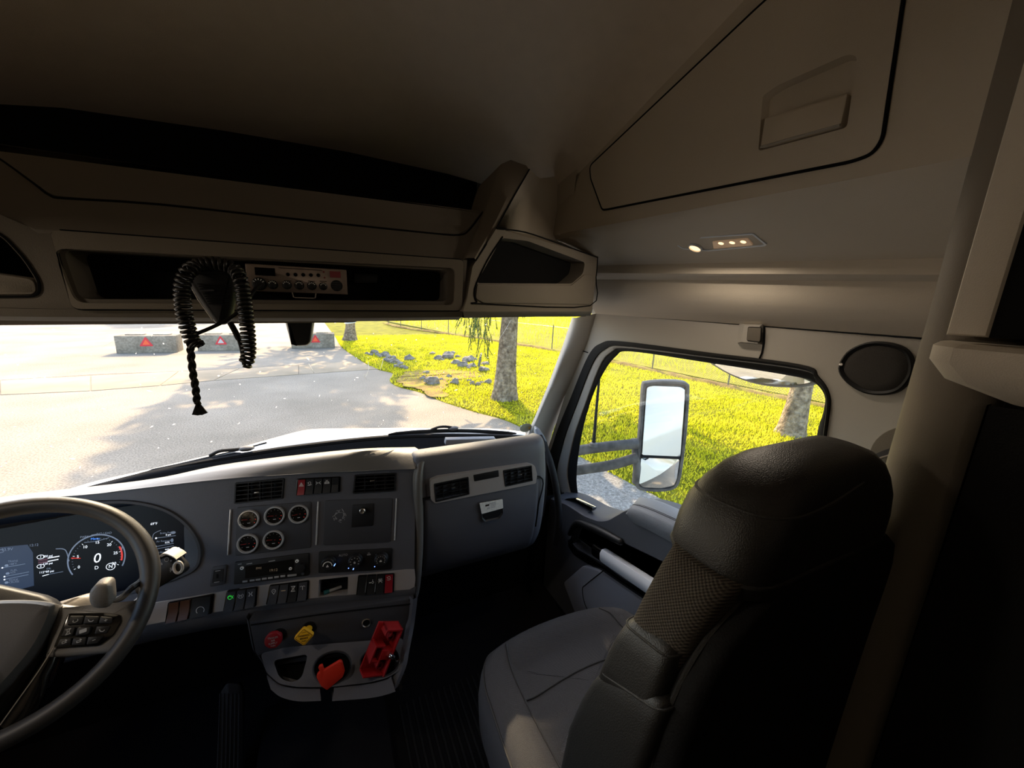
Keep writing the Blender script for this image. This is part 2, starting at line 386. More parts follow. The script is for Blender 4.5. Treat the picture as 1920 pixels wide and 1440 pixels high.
gv = MB().prism(G0, rp([(2.55, -8), (3.95, -8), (3.88, 3.4), (3.7, 4.9), (3.2, 5.3), (2.6, 5.0), (2.4, 3)], .3, 4), 0, .008).build('gravel_verge', M['gravel']); struct(gv)
dp = cr([(2.5, 9.2), (2.0, 10.2), (1.85, 11.4), (2.3, 12.5), (3.4, 12.7), (4.4, 12.1), (4.9, 11.4), (4.0, 11.0), (3.2, 10.7), (2.9, 9.8)], 14, True)
dp = [(p.x + .3 * noise.noise(Vector((p.x * 2.2, p.y * 2.2, 1))) + .12 * noise.noise(Vector((p.x * 9, p.y * 9, 1))), p.y + .35 * noise.noise(Vector((p.x * 2.2, p.y * 2.2, 7))) + .12 * noise.noise(Vector((p.x * 9, p.y * 9, 4)))) for p in dp]
dt = MB().holes(G0, dp, [], .052).build('bare_dirt_patch', M['dirt'], ang=0); struct(dt)
up = [(-60, 718), (0, 713.5), (170, 705.5), (335, 697), (450, 691), (560, 685), (650, 679)]
lo = [(-60, 746), (0, 741), (170, 733.5), (300, 723.5), (400, 714), (560, 702.5), (722, 691.5)]
cs = MB()
U_, L_ = [gp(*p) for p in up], [gp(*p) for p in lo]
for i in range(6):                                # cast in bays with open joints
    q = [U_[i], U_[i + 1], L_[i + 1], L_[i]]
    cs.prism(G0, inset(q, .012), 0, .012, .003)
cs = cs.build('concrete_strip', M['cstrip']); struct(cs)
# crack lines in the asphalt, poured with dark sealant
ck = MB()
for pts in ([(100, 676), (190, 652), (240, 628), (330, 606)], [(0, 714), (200, 702), (335, 697), (560, 685)]):
    w_ = [gp(*p) for p in pts]; q = cr([(a, b) for a, b in w_], 8)
    q = [(p.x + .05 * noise.noise(Vector((i * .7, 0, 3))), p.y + .1 * noise.noise(Vector((i * .7, 5, 3)))) for i, p in enumerate(q)]
    ck.loft([[(a, b - .018, .0145) for a, b in q], [(a, b + .018, .0145) for a, b in q]])
struct(ck.build('pavement_crack', M['rubber'], ang=0))
# ---- grass blades
def inside(x, y, poly):
    c = False; n = len(poly)
    for i in range(n):
        a, b = poly[i - 1], poly[i]
        if (a[1] > y) != (b[1] > y) and x < (b[0] - a[0]) * (y - a[1]) / (b[1] - a[1]) + a[0]: c = not c
    return c
es = sorted(edge, key=lambda p: p[1])
def ex(y):
    for i in range(len(es) - 1):
        if es[i][1] <= y <= es[i + 1][1]:
            t = (y - es[i][1]) / max(1e-6, es[i + 1][1] - es[i][1]); return es[i][0] + t * (es[i + 1][0] - es[i][0])
    return es[-1][0]
def grass(name, N, y0, y1, x1, h0, h1, seed, zb=None, dx=.0):
    r = random.Random(seed); vs = []; fs = []
    for i in range(N):
        y = y0 + (y1 - y0) * r.random() ** 1.25; x0 = ex(y) + dx; x = x0 + (x1 - x0) * r.random()
        if zb is None:
            d = x - ex(y)
            if inside(x, y, [(2.3, 9.0), (1.7, 11.6), (2.3, 12.5), (4.6, 12.1), (5, 11.2), (3.3, 10.6)]) and r.random() < .62: continue
            z = .025 + .075 * min(1, d / 7)
        else: z = zb
        dist = sqrt(x * x + y * y); k = .7 + dist * .06
        a = r.random() * 2 * pi; h = (h0 + (h1 - h0) * r.random()) * (.75 + .5 * noise.noise(Vector((x * .7, y * .7, 1)))); wd = .007 * k * 1.5
        bx, by = (r.random() - .5) * h * 1.3, (r.random() - .5) * h * 1.3
        ca, sa = cos(a) * wd, sin(a) * wd; o = len(vs)
        vs += [(x - ca, y - sa, z - .01), (x + ca, y + sa, z - .01), (x + bx, y + by, z + h)]; fs.append((o, o + 1, o + 2))
    me = bpy.data.meshes.new(name); me.from_pydata(vs, [], fs); me.materials.append(M['grass'])
    o = bpy.data.objects.new(name, me); COL.objects.link(o)
    return o
tag(grass('lawn_grass', 120000, 1.5, 24, 12.0, .04, .10, 11), 'sunlit yellow green mown grass of the lawn beside the yard', 'grass', kind='stuff')
gr2 = grass('field_grass', 26000, 3, 60, 40, .25, .6, 12, .15, 0)
me = gr2.data
bm = bmesh.new(); bm.from_mesh(me)                 # keep only what stands beyond the fence
fl = [(5.4, 34), (7.6, 24), (10.0, 17.3), (11.1, 12.6), (11.6, 8.2), (12.0, 5), (12.2, -8), (90, -8), (90, 130), (4, 130)]
bmesh.ops.delete(bm, geom=[f.verts[0] for f in bm.faces if not inside(f.verts[0].co.x, f.verts[0].co.y, fl)] , context='VERTS')
loose = [v for v in bm.verts if not v.link_faces]; bmesh.ops.delete(bm, geom=loose, context='VERTS'); bm.to_mesh(me); bm.free()
tag(gr2, 'tall unmown pale grass of the field beyond the wire fence', 'grass', kind='stuff')
# ---- concrete blocks with warning triangles
def block(x0, x1, y, lab, face, sx, hz):
    o = thing('concrete_block', ((x0 + x1) / 2, y, 0), lab, 'concrete block')
    f = Fr((x0, y, 0), (1, 0, 0), (0, 0, 1)); w_ = x1 - x0
    b = MB().box(f, 0, w_, 0, hz, -.75, 0, .025); b.box(f, w_ * .12, w_ * .42, hz, hz + .03, -.6, -.3, .01); b.box(f, w_ * .58, w_ * .86, hz, hz + .03, -.6, -.3, .01)
    b.build('block', M['concrete'], o)
    c = w_ * sx; s = .2
    t = [(c - s, hz * .40), (c + s, hz * .40), (c, hz * .97)]
    MB().prism(f, rp(t, .05), 0, .012).build('triangle_border', M['sign_r'], o)
    MB().prism(f, rp(inset(t, .055), .02), .012, .016).build('triangle_face', face, o)
bz = [onz(0, 215, 664), onz(0, 335, 660), onz(0, 372, 658), onz(0, 548, 653), onz(0, 628, 651)]
hz = ony(bz[1].y, 335, 629).z
block(bz[0].x, bz[1].x, 18.5, 'grey concrete block with solid orange triangle, leftmost in the row', M['sign_o'], .5, hz)
block(bz[2].x, bz[2].x + 1.75, 18.75, 'grey concrete block with hollow red-edged triangle, behind the hanging microphone', M['sign_w'], .44, hz)
block(bz[3].x - .02, bz[4].x, 19.1, 'grey concrete block half hidden behind the black windshield camera pod', M['sign_o'], .55, hz)
# ---- trees
def trunk(pts, parent, name='trunk'):
    b = MB(); L = []
    for i, (x, y, z, r) in enumerate(pts):
        ring = []
        for k in range(20):
            a = 2 * pi * k / 20; rr = r * (1 + .09 * noise.noise(Vector((cos(a) * 2, sin(a) * 2, z * 1.2))) + (.16 * max(0, noise.noise(Vector((cos(a) * 1.5, sin(a) * 1.5, 9)))) if z < .35 else 0))
            ring.append((x + rr * cos(a), y + rr * sin(a), z))
        L.append(ring)
    b.loft(L, True, False, True); return b.build(name, M['bark'], parent, ang=0)
def crown(parent, x, y, z0, z1, rad, n, seed, size=.24, gap=.25, lim=None, mt='leaf'):
    r = random.Random(seed); vs = []; fs = []; i = 0
    while i < n:
        t = r.random(); z = z0 + (z1 - z0) * t
        R = rad(t); a = r.random() * 2 * pi; q = sqrt(r.random()) * R
        px, py = x + q * cos(a), y + q * sin(a)
        if noise.noise(Vector((px * .55, py * .55, z * .55)) + Vector((seed, 0, 0))) < gap - .35: i += .2; continue
        i += 1
        c = Vector((px, py, z - .12 * q)); s = size * (.6 + .8 * r.random())
        d1 = Vector((r.gauss(0, 1), r.gauss(0, 1), r.gauss(0, .5))).normalized(); d2 = d1.cross(Vector((r.gauss(0, 1), r.gauss(0, 1), r.gauss(0, 1)))).normalized()
        o = len(vs); vs += [c - d1 * s, c + d2 * s * .35, c + d1 * s, c - d2 * s * .35]; fs.append((o, o + 1, o + 2, o + 3))
    me = bpy.data.meshes.new('crown'); me.from_pydata(vs, [], fs); me.materials.append(M[mt])
    o = bpy.data.objects.new('crown', me); COL.objects.link(o); o['kind'] = 'stuff'; put(o, parent); return o
t1 = thing('tree', (1.25, 21.7, 0), 'grey tree trunk with a white ring, far off behind the blocks', 'tree')
trunk([(1.2, 21.7, -.05, .42), (1.25, 21.7, .25, .3), (1.3, 21.7, .7, .235), (1.33, 21.7, 1.6, .21), (1.36, 21.7, 4, .19), (1.36, 21.7, 14, .06)], t1)
MB().tube([(1.3 + .25 * cos(a), 21.7 + .25 * sin(a), .95 + .03 * cos(a)) for a in [2 * pi * k / 16 for k in range(16)]], .03, 6, True).build('trunk_ring', M['white'], t1)
crown(t1, 1.2, 21.7, 4.2, 14.5, lambda t: .5 + 3.6 * (1 - t) ** .8, 4400, 3, .34, .27)
t2 = thing('spruce_tree', (4.02, 8.5, 0), 'broad bark trunk of a drooping spruce at the edge of the lawn', 'tree')
trunk([(4.02, 8.5, -.05, .40), (4.02, 8.5, .08, .335), (4.03, 8.5, .3, .295), (4.05, 8.5, .8, .25), (4.08, 8.5, 1.6, .215), (4.1, 8.5, 2.4, .19), (4.12, 8.5, 6, .15), (4.12, 8.5, 12, .04)], t2)
crown(t2, 4.3, 8.6, 3.4, 12, lambda t: .3 + 2.75 * min(1, (1 - t) * 1.8), 5200, 5, .3, .17, mt='needle')
t3 = thing('tree', (8.35, 4.1, 0), 'leaning bare tree trunk seen through the side window', 'tree')
trunk([(8.3, 4.1, -.05, .31), (8.33, 4.1, .2, .235), (8.37, 4.1, .7, .19), (8.44, 4.12, 1.5, .165), (8.55, 4.15, 3, .15), (8.7, 4.2, 8, .09)], t3)
crown(t3, 9.0, 4.2, 5, 12, lambda t: .6 + 2.2 * (1 - t), 1200, 8, .3, .3)
t4 = thing('tree', (-7, 47, 0), 'distant tree shading the far yard', 'tree')
trunk([(-7, 47, 0, .4), (-7, 47, 1, .3), (-7, 47, 5, .25), (-7, 47, 12, .1)], t4)
crown(t4, -7, 47, 4.5, 13, lambda t: .8 + 4.2 * (1 - t) ** .7, 2600, 9, .45, .1)
# drooping spruce twigs to the left and right of the big trunk
sp = MB(); r = random.Random(4)
def twig(p, ln, dens=1.0):
    P = [Vector(p)]; d = Vector((r.uniform(-.25, .25), r.uniform(-.2, .2), -1))
    for i in range(6): P.append(P[-1] + d * ln / 6); d = (d + Vector((r.uniform(-.25, .25), r.uniform(-.2, .2), -.1))).normalized()
    sp.tube(P, .005, 4)
    for i in range(int(46 * dens * ln / .5)):
        t = r.random() * 5.99; k = int(t); q = P[k].lerp(P[k + 1], t - k); a = r.random() * 2 * pi
        e = q + Vector((cos(a) * .055, sin(a) * .055, -.06)) * r.uniform(.6, 1.2); n_ = Vector((-sin(a), cos(a), 0)) * .007
        sp.quad(q - n_, q + n_, e)
for (u, v, ln, y) in [(868, 588, .42, 8.3), (874, 590, .6, 8.2), (880, 588, .75, 8.3), (886, 590, .9, 8.2), (893, 588, .5, 8.4), (900, 588, .8, 8.1), (905, 590, 1.0, 8.2), (908, 600, 1.15, 8.1), (915, 590, .8, 8.3), (920, 588, .4, 8.3), (926, 588, .5, 8.2), (910, 640, .5, 8.1), (918, 650, .4, 8.1), (975, 588, .25, 8.4), (985, 588, .22, 8.3), (1005, 585, .25, 8.3), (890, 588, .55, 8.0), (898, 590, .65, 8.4), (862, 588, .3, 8.3)]:
    for k in range(2):
        p = ony(y, u + r.uniform(-3, 3), v - 14); twig(p + Vector((0, 0, .05)), ln + .1)
sp.tube([(4.1, 8.5, 3.4), (3.7, 8.3, 3.1), (3.2, 8.2, 2.75), (2.9, 8.2, 2.6)], [.05, .035, .02, .01], 6)
for (x, z) in [(3.0, 2.62), (3.2, 2.72), (3.4, 2.82), (3.55, 2.9)]:
    for k in range(3): twig((x + r.uniform(-.08, .08), 8.2 + r.uniform(-.15, .15), z), .5)
o = sp.build('drooping_twigs', M['needle'], t2, ang=0, recalc=False); o['kind'] = 'stuff'
# ---- stones in the ditch
def rock(u, v, wpx, lab, grp, hk=.7):
    c = onz(.05, u, v + wpx * .25 / 1); d = (c - CAM).length; w_ = wpx * d / FP * .5
    rr = random.Random(int(u * 31 + v)); b = bmesh.new(); bmesh.ops.create_icosphere(b, subdivisions=2, radius=1)
    s = Vector((rr.random() * 9, rr.random() * 9, rr.random() * 9))
    for q in b.verts:
        k = 1 + .6 * noise.noise(q.co * 1.2 + s) + .3 * noise.noise(q.co * 2.6 + s)
        q.co = Vector((q.co.x * w_ * k, q.co.y * w_ * .8 * k, q.co.z * w_ * hk * k))
    me = bpy.data.meshes.new('stone'); b.to_mesh(me); b.free(); me.materials.append(M['rock'])
    o = bpy.data.objects.new('stone', me); o.location = (c.x, c.y, .04 + w_ * hk * .45); COL.objects.link(o)
    return tag(o, lab, 'stone', grp)
heap = [(1170, 560, 60), (1250, 620, 90), (1380, 590, 130), (1435, 552, 60), (1620, 630, 130), (1470, 670, 95), (1560, 700, 115), (1680, 712, 90), (1830, 762, 100), (1850, 690, 80), (1640, 745, 50), (1500, 600, 55), (1305, 645, 45), (1720, 640, 55)]
kerb = [(430, 545, 65), (470, 572, 50), (550, 575, 85), (590, 640, 70), (640, 655, 75), (700, 660, 85), (755, 685, 65), (660, 610, 55), (500, 592, 50), (710, 722, 60), (785, 732, 60), (825, 748, 50), (610, 600, 55), (380, 575, 45), (330, 560, 40)]
ditch = [(1180, 905, 140), (1460, 918, 95), (1385, 850, 55), (1090, 800, 55), (1050, 875, 60), (1285, 890, 40), (1680, 940, 65), (1755, 950, 60), (1890, 920, 80), (1785, 862, 45), (880, 615, 90), (1640, 905, 50), (1805, 932, 50), (2050, 960, 60)]
for L_, lab, g in ((heap, 'grey stone in the heap left of the big spruce trunk', 'heaped stones left of the spruce'), (kerb, 'grey stone in the bank along the pavement edge', 'stones along the pavement edge'), (ditch, 'grey stone lying in the bare dirt before the spruce', 'stones in the bare dirt')):
    for (x, y, s) in L_:
        o_ = rock(640 + x / 6.857, 580 + y / 6.857, s / 6.857 * 1.3, lab, g)
        own = {(1380, 590): 'large pale stone at the top middle of the stone heap', (1620, 630): 'large blocky stone at the right of the stone heap, above the stake', (1680, 712): 'upright stone in the heap touching the mossy stake', (1170, 560): 'stone at the far left end of the stone heap', (1180, 905): 'broadest stone in the bare dirt, nearest the pavement', (1460, 918): 'second largest stone in the bare dirt, right of the broadest one', (880, 615): 'single flat stone in the grass between the bank and the heap', (330, 560): 'stone at the far upper end of the pavement bank', (825, 748): 'stone at the near lower end of the pavement bank', (2050, 960): 'stone in the grass at the right foot of the spruce trunk'}.get((x, y))
        if own: o_['label'] = own; del o_['group']
p = onz(.03, 897, 690); st = MB().tube([p, p + Vector((.06, 0, .32)), p + Vector((.1, 0, .55))], [.05, .045, .03], 8).build('stake', M['post']); tag(st, 'mossy wooden stake standing among the heaped stones', 'stake')
# ---- fence
fp = [(4.6, 33), (5.4, 28.5), (7.2, 24), (9.6, 17.3), (10.6, 12.6), (11.0, 8.2), (11.4, 5), (11.7, 1), (11.8, -4)]
fn = thing('chain_link_fence', (10.6, 12.6, 0), 'low wire mesh fence with thin posts between lawn and field', 'fence')
FP_ = cr([(a, b, 0) for a, b in fp], 10); HT = 1.15; acc = 0; wires = MB(); pts = [FP_[0]]
for i in range(len(FP_) - 1): acc += (FP_[i + 1] - FP_[i]).length
step = .075; samp = []; i = 0; carry = 0
while i < len(FP_) - 1:
    seg = FP_[i + 1] - FP_[i]; l = seg.length; t = carry
    while t < l: samp.append(FP_[i] + seg * (t / l)); t += step
    carry = t - l; i += 1
nh = int(HT / step)
for k in range(0, len(samp) - nh):
    for a, b in ((samp[k], samp[k + nh]), (samp[k + nh], samp[k])):
        p0, p1 = a + Vector((0, 0, .1)), b + Vector((0, 0, HT + .1)); wv = Vector((0, 0, .0035))
        wires.quad(p0 - wv, p0 + wv, p1 + wv, p1 - wv)
o = wires.build('wire_mesh', M['wire'], fn, ang=0, recalc=False); o['kind'] = 'stuff'
MB().tube([p + Vector((0, 0, HT + .12)) for p in FP_], .012, 5).build('top_wire', M['wire'], fn)
for k in range(12, len(samp), 38):
    p = samp[k]; MB().tube([p + Vector((0, 0, -.05)), p + Vector((.01, 0, HT + .22))], .024, 7).build('post', M['post'], fn)
ws = MB(); L_ = []
for i, p in enumerate(FP_):
    t = (FP_[min(i + 1, len(FP_) - 1)] - FP_[max(i - 1, 0)]).normalized(); n_ = Vector((t.y, -t.x, 0)); k = .16 + .1 * noise.noise(p * .9)
    L_.append([p + n_ * k + Vector((0, 0, .1)), p + n_ * k * .5 + Vector((0, 0, .19 + .05 * noise.noise(p * 3))), p - n_ * k * .6 + Vector((0, 0, .19 + .05 * noise.noise(p * 2.3))), p - n_ * k * 1.2 + Vector((0, 0, .1))])
struct(ws.loft(L_).build('dry_weed_strip', M['dirt'], ang=0))
# ================================================================ the cab shell
FLOOR = 1.1
CAB = Fr((0, 0, 0), (1, 0, 0), (0, 1, 0))
struct(MB().box(CAB, -1.0, 1.08, -1.75, 1.6, FLOOR - .05, FLOOR).build('floor', M['carpet']))
# ---- right wall: flat trim with the door opening
W = Fr((1.02, 0, 2.3), (0, -1, 0), (0, 0, 1))
def ringpts(p, fr, n=6): return [tuple(q) for q in cr(fr.P(p), n, True)]
R0 = [(1024, 905), (1040, 827), (1072, 745), (1105, 667), (1130, 643), (1165, 640), (1323, 660), (1500, 683), (1536, 706), (1557, 742), (1553, 798), (1540, 880), (1520, 1010), (1290, 1030), (1090, 985)]
R1 = [(1046, 905), (1055, 835), (1083, 755), (1112, 681), (1136, 654), (1168, 649), (1323, 668), (1498, 691), (1530, 712), (1550, 744), (1547, 798), (1534, 880), (1514, 1005), (1290, 1022), (1098, 980)]
R2 = [(1062, 905), (1070, 832), (1096, 752), (1122, 685), (1143, 660), (1171, 653), (1325, 671), (1497, 694), (1528, 715), (1548, 746), (1545, 798), (1532, 880), (1512, 1002), (1290, 1018), (1102, 976)]
R3 = [(1082, 912), (1088, 830), (1107, 755), (1130, 702), (1155, 668), (1182, 659), (1334, 681), (1480, 704), (1524, 716), (1546, 742), (1543, 775), (1530, 825), (1508, 995), (1290, 1010), (1108, 970)]
r0, r1, r2, r3 = [ringpts(r_, W) for r_ in (R0, R1, R2, R3)]
r3a, r3b = [[tuple(q) for q in cr(W.P(R3, c_), 6, True)] for c_ in (-.022, -.05)]
ya = lambda y: -y
outer = [(-1.27, -1.2), (1.75, -1.2), (1.75, .155), (-1.27, .155)]
# keep the plate behind the A-pillar line
pa = W.P([(1118, 588), (1100, 645), (1060, 740), (1018, 870), (1000, 960)])
outer = [(1.75, -1.2), (1.75, .16), pa[0]] + pa[1:] + [(pa[-1][0], -1.2)]
b = MB().holes(W, outer, [r0], 0, .03)
wr = b.build('wall_right', M['pillar']); struct(wr)
# upper side wall, ledge lip and the underside of the cupboard, swept front to back
prof = [(1.02, (1115, 588), (1720, 632)), (1.0, (1115, 578), (1725, 618)), (.968, (1116, 560), (1730, 590)), (.955, (1119, 540), (1740, 560)), (.955, (1122, 524), (1750, 528)), (.93, (1122, 518), (1752, 520)), (.922, (1122, 512), (1753, 515)), (.925, (1122, 498), (1757, 484)), (.915, (1118, 490), (1760, 477)), (.84, (1090, 473), (1720, 425)), (.76, (1048, 453), (1665, 362)), (.735, (1041, 444), (1652, 340)), (.722, (1040, 430), (1650, 318))]
SA, SB = [], []
for X, pf, pr in prof:
    A, B = onx(X, *pf), onx(X, *pr)
    d = (B - A) / (A.y - B.y)
    SA.append(A + d * (A.y - 1.30)); SB.append(B + d * (B.y + 1.7))
Ls = [[a.lerp(b_, t) for a, b_ in zip(SA, SB)] for t in (0, .05, .2, .35, .5, .75, 1)]
uw = MB().loft(Ls).build('trim_1', M['beige'], ang=30); struct(uw)
# seam on the header trim and seam at the pillar foot
sm = MB()
sm.tube([onx(1.016, u, v) for u, v in cr([(1433, 612), (1432, 640), (1429, 660), (1424, 672)], 5)], .0022, 6)
sm.tube([onx(1.016, u, v) for u, v in cr([(1072, 634), (1078, 646), (1088, 656), (1102, 661)], 5)], .002, 6)
struct(sm.build('trim_seam', M['blackm']))
# ---- A-pillar trim
wl = [(1078, 596), (1060, 650), (1032, 725), (1007, 785), (990, 822), (982, 845)]
ys = [1.40, 1.42, 1.45, 1.48, 1.52, 1.54]
pr_ = [(1118, 588), (1100, 645), (1060, 740), (1030, 815), (1018, 870), (1000, 960)]
La = []
for (p, y, q) in zip(wl, ys, pr_):
    A = ony(y, *p); B = onx(1.02, *q); mid = A.lerp(B, .5) + Vector((-.012, -.02, 0))
    A2 = A + Vector((.02, .05, 0)); B2 = B + Vector((.03, .02, 0))
    q4 = cr([A2, A, A.lerp(B, .25) + Vector((-.012, -.012, 0)), A.lerp(B, .75) + Vector((-.012, -.008, 0)), B, B2], 4)
    La.append(q4)
ap = MB().loft(La).build('trim_2', M['pillar'], ang=60); struct(ap)
# ---- cab shell seen only from outside and in the mirrors, plus what closes the cab
SH = Fr((1.085, 0, 2.3), (0, -1, 0), (0, 0, 1))
sh = MB()
win = inset(ringpts(R3, SH), -.004)
sh.holes(SH, [(-1.66, -1.25), (3.6, -1.25), (3.6, 1.5), (-1.2, 1.25), (-1.40, .2), (-1.56, -.36), (-1.66, -.5)], [win], 0, .0)
sh.loft([[SH.w(a, b_, 0) for a, b_ in win], [W.w(a, b_, -.03) for a, b_ in [tuple(q) for q in cr(W.P(R3, -.03), 6, True)]]], True)
sh = sh.build('wall_right_outer', M['paint'], ang=0); struct(sh)
cl = MB()
cl.quad((-1.1, 1.46, 2.45), (1.14, 1.46, 2.45), (1.14, 1.3, 3.5), (-1.1, 1.3, 3.5))       # header above the windscreen
cl.quad((-1.1, 1.3, 3.5), (1.14, 1.3, 3.5), (1.14, -3.6, 3.7), (-1.1, -3.6, 3.7))        # roof skin
wf = cl.build('wall_front', M['beige_shaded_d'], ang=0); struct(wf)
struct(MB().quad((-1.1, 1.58, 1.0), (1.02, 1.58, 1.0), (1.02, 1.59, 1.74), (-1.1, 1.59, 1.74)).build('wall_front_lower', M['blackm'], ang=0))
struct(MB().quad((-1.1, -1.72, 1.0), (1.14, -1.72, 1.0), (1.14, -1.72, 3.7), (-1.1, -1.72, 3.7)).build('wall_back', M['leather_d'], ang=0))
WL = Fr((-.97, 0, 2.3), (0, 1, 0), (0, 0, 1))
wl_ = MB().holes(WL, [(-1.75, -1.3), (1.62, -1.3), (1.62, -.45), (1.42, .15), (1.3, 1.4), (-1.75, 1.4)], [[(.42, -.5), (1.3, -.55), (1.12, 0), (.95, .06), (.45, .05)]], 0, .05).build('wall_left', M['pillar']); struct(wl_)
# ---- ceiling of padded cloth, rising to the back
cs_ = [(1.34, 2.86), (1.2, 2.875), (1.05, 2.915), (.85, 2.985), (.6, 3.07), (.3, 3.18), (0, 3.27), (-.5, 3.34), (-1.72, 3.36)]
Lc = []
for y, z in cs_:
    row = []
    for x, dz in ((-1.0, -.12), (-.80, -.05), (-.7, -.012), (-.5, .02), (-.2, .035), (.1, .04), (.4, .03), (.58, .012), (.68, -.01), (.722, -.035), (.745, -.1)): row.append((x, y, z + dz))
    Lc.append(row)
ce = MB().loft(Lc).build('ceiling', M['head'], ang=0); struct(ce)
# ---- B-pillar trim column behind the passenger seat
ring = lambda z, dx, dy, r: [(.742 + dx + r * cos(a) * 1.05, .186 + dy + r * sin(a) * .95, z) for a in [2 * pi * k / 28 for k in range(28)]]
bp = MB().loft([ring(1.1, .0, -.01, .05), ring(1.7, .0, 0, .048), ring(2.25, 0, 0, .047), ring(2.5, 0, 0, .044), ring(2.8, .0, .005, .04), ring(3.3, .0, .01, .04)], True).build('trim_3', M['col'], ang=0); struct(bp)
# ---- windscreen and side window
wt = [(-60, 590), (300, 590), (670, 588), (900, 590), (1080, 590)]
wb = [(-60, 962), (100, 932), (280, 886), (420, 858), (560, 836), (730, 818), (860, 815), (975, 818), (1000, 824)]
TOP = cr([ony(y, *p) for p, y in zip(wt, (1.42, 1.47, 1.5, 1.47, 1.41))], 8)
BOT = cr([ony(y, *p) for p, y in zip(wb, (1.56, 1.6, 1.63, 1.65, 1.66, 1.66, 1.64, 1.59, 1.57))], 4)
n_ = len(TOP)
BOT = [BOT[min(len(BOT) - 1, int(round(i * (len(BOT) - 1) / (n_ - 1))))] for i in range(n_)]
rows = [[t.lerp(q, k / 8) + Vector((0, .03 * sin(pi * k / 8), 0)) for t, q in zip(TOP, BOT)] for k in range(9)]
wd = MB().loft(rows).build('window_1', M['glass'], ang=0); struct(wd)
fb = MB(); fb.tube([p + Vector((0, -.004, -.004)) for p in BOT], .012, 8)
o = fb.build('seal', M['rubber'], wd)
fl = MB(); rr = random.Random(5)
for i in range(150):
    k = rr.random() * 7 + .5; c = rr.random() * (n_ - 2) + .5; k0 = int(k); c0 = int(c)
    p = rows[k0][c0].lerp(rows[k0 + 1][c0], k - k0).lerp(rows[k0][c0 + 1].lerp(rows[k0 + 1][c0 + 1], k - k0), c - c0) + Vector((0, .004, .001))
    s = rr.choice([.0012, .0014, .0018, .0022, .003]); a = rr.random() * 6.3; st_ = rr.choice([1, 1, 1.6, 3])
    d1 = Vector((cos(a), 0, sin(a))) * s * st_; d2 = Vector((-sin(a), 0, cos(a))) * s
    fl.quad(p - d1, p - d2 * .8, p + d1 * .7, p + d2)
for (u, v, pts) in [(690, 700, [(0, -22), (2, -10), (-1, 0), (-6, 8), (-9, 2), (-6, 8), (-2, 12)]), (715, 690, [(4, -18), (1, -6), (-2, 4)]), (585, 692, [(-6, -10), (0, 0), (4, 8)]), (945, 610, [(13, -10), (4, 6), (-10, 28)])]:
    q = []
    for dx, dy in pts:
        q.append(ony(1.52, u + dx, v + dy))
    fl.tube(q, .0007, 4)
o = fl.build('bug_fleck', M['spec'], wd, ang=0, recalc=False); o['kind'] = 'stuff'
WG = Fr((1.06, 0, 2.3), (0, -1, 0), (0, 0, 1))
w2 = MB().prism(W, inset(r3b, -.002), -.034, -.038, back=True).build('window_2', M['glass'], ang=20); struct(w2)
# ================================================================ overhead console, radio, microphone, visors
oc = thing('overhead_console', (0, .82, 2.48), 'long beige overhead console above the windscreen with open cubbies', 'console')
FC = Fr((0, .82, 2.5), (1, 0, 0), (0, 0, 1))
rec = rp(FC.P([(118, 468), (840, 507), (838, 565), (150, 561)]), .012)
lcub = rp(FC.P([(-60, 420), (0, 440), (44, 488), (70, 530), (68, 552), (-60, 553)]), .012)
outer = FC.P([(-80, 388), (0, 402), (65, 430), (125, 434), (500, 461), (850, 486), (876, 488), (868, 584), (670, 585), (140, 580), (-80, 575)])
b = MB().holes(FC, outer, [rec, lcub], 0, .06); b.k = 1
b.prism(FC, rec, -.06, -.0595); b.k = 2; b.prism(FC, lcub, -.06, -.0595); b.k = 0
# rounded lower edge running back to the windscreen header
bt = cr([FC.w(*q) for q in FC.P([(-80, 575), (140, 580), (670, 585), (868, 584)])], 6)
b.loft([bt, [p + Vector((0, .006, -.012)) for p in bt], [p + Vector((0, .03, -.02)) for p in bt], [p + Vector((0, .62, -.02)) for p in bt]])
b.build('front_panel', [M['beige_shaded_d'], M['blackm'], M['blackm']], oc)
# frame bead round the radio bay
fr_ = rp(FC.P([(98, 432), (868, 488), (864, 582), (140, 579)]), .01)
MB().holes(FC, fr_, [rp(FC.P([(104, 466), (852, 503), (850, 572), (146, 568)]), .014)], .007, .007, .007).build('radio_bay_frame', M['beige_shaded'], oc)
b = MB(); b.tube([FC.w(a, c, .0005) for a, c in inset(fr_, -.001)], .0018, 5, True); b.build('bay_seam', M['blackm'], oc)
lf = rp(FC.P([(-60, 505), (66, 524), (70, 545), (64, 552), (-60, 553)]), .008)
MB().prism(FC, lf, -.03, .003, .002).build('cubby_lip', M['beige_shaded'], oc)
b = MB(); b.tube([FC.w(*q, .001) for q in inset(lcub, -.003)], .0018, 5, True); b.build('cubby_seam', M['blackm'], oc)
# sloping storage lip above
P0 = ony(.82, 555, 464); P1 = ony(.94, 555, 347)
FS = Fr(P0, (1, 0, 0), P1 - P0)
so_ = FS.P([(-80, 388), (0, 402), (65, 430), (125, 433), (500, 461), (850, 485), (876, 487), (907, 395), (0, 280), (-80, 270)])
b = MB().prism(FS, so_, -.02, 0, .004, True); b.build('storage_lip', M['beige_shaded_d'], oc)
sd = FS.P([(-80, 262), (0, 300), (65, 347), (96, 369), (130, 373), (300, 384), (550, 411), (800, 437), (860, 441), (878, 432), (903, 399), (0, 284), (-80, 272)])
MB().prism(FS, inset(rp(sd, .008), .0015), -.004, .0025, .0015).build('storage_door', M['beige_shaded_d'], oc)
gv_ = cr([FS.w(a, c, .0005) for a, c in FS.P([(-80, 250), (0, 298), (65, 345), (96, 368), (130, 373), (300, 384), (550, 411), (800, 437), (860, 441), (880, 431), (905, 398)])], 3)
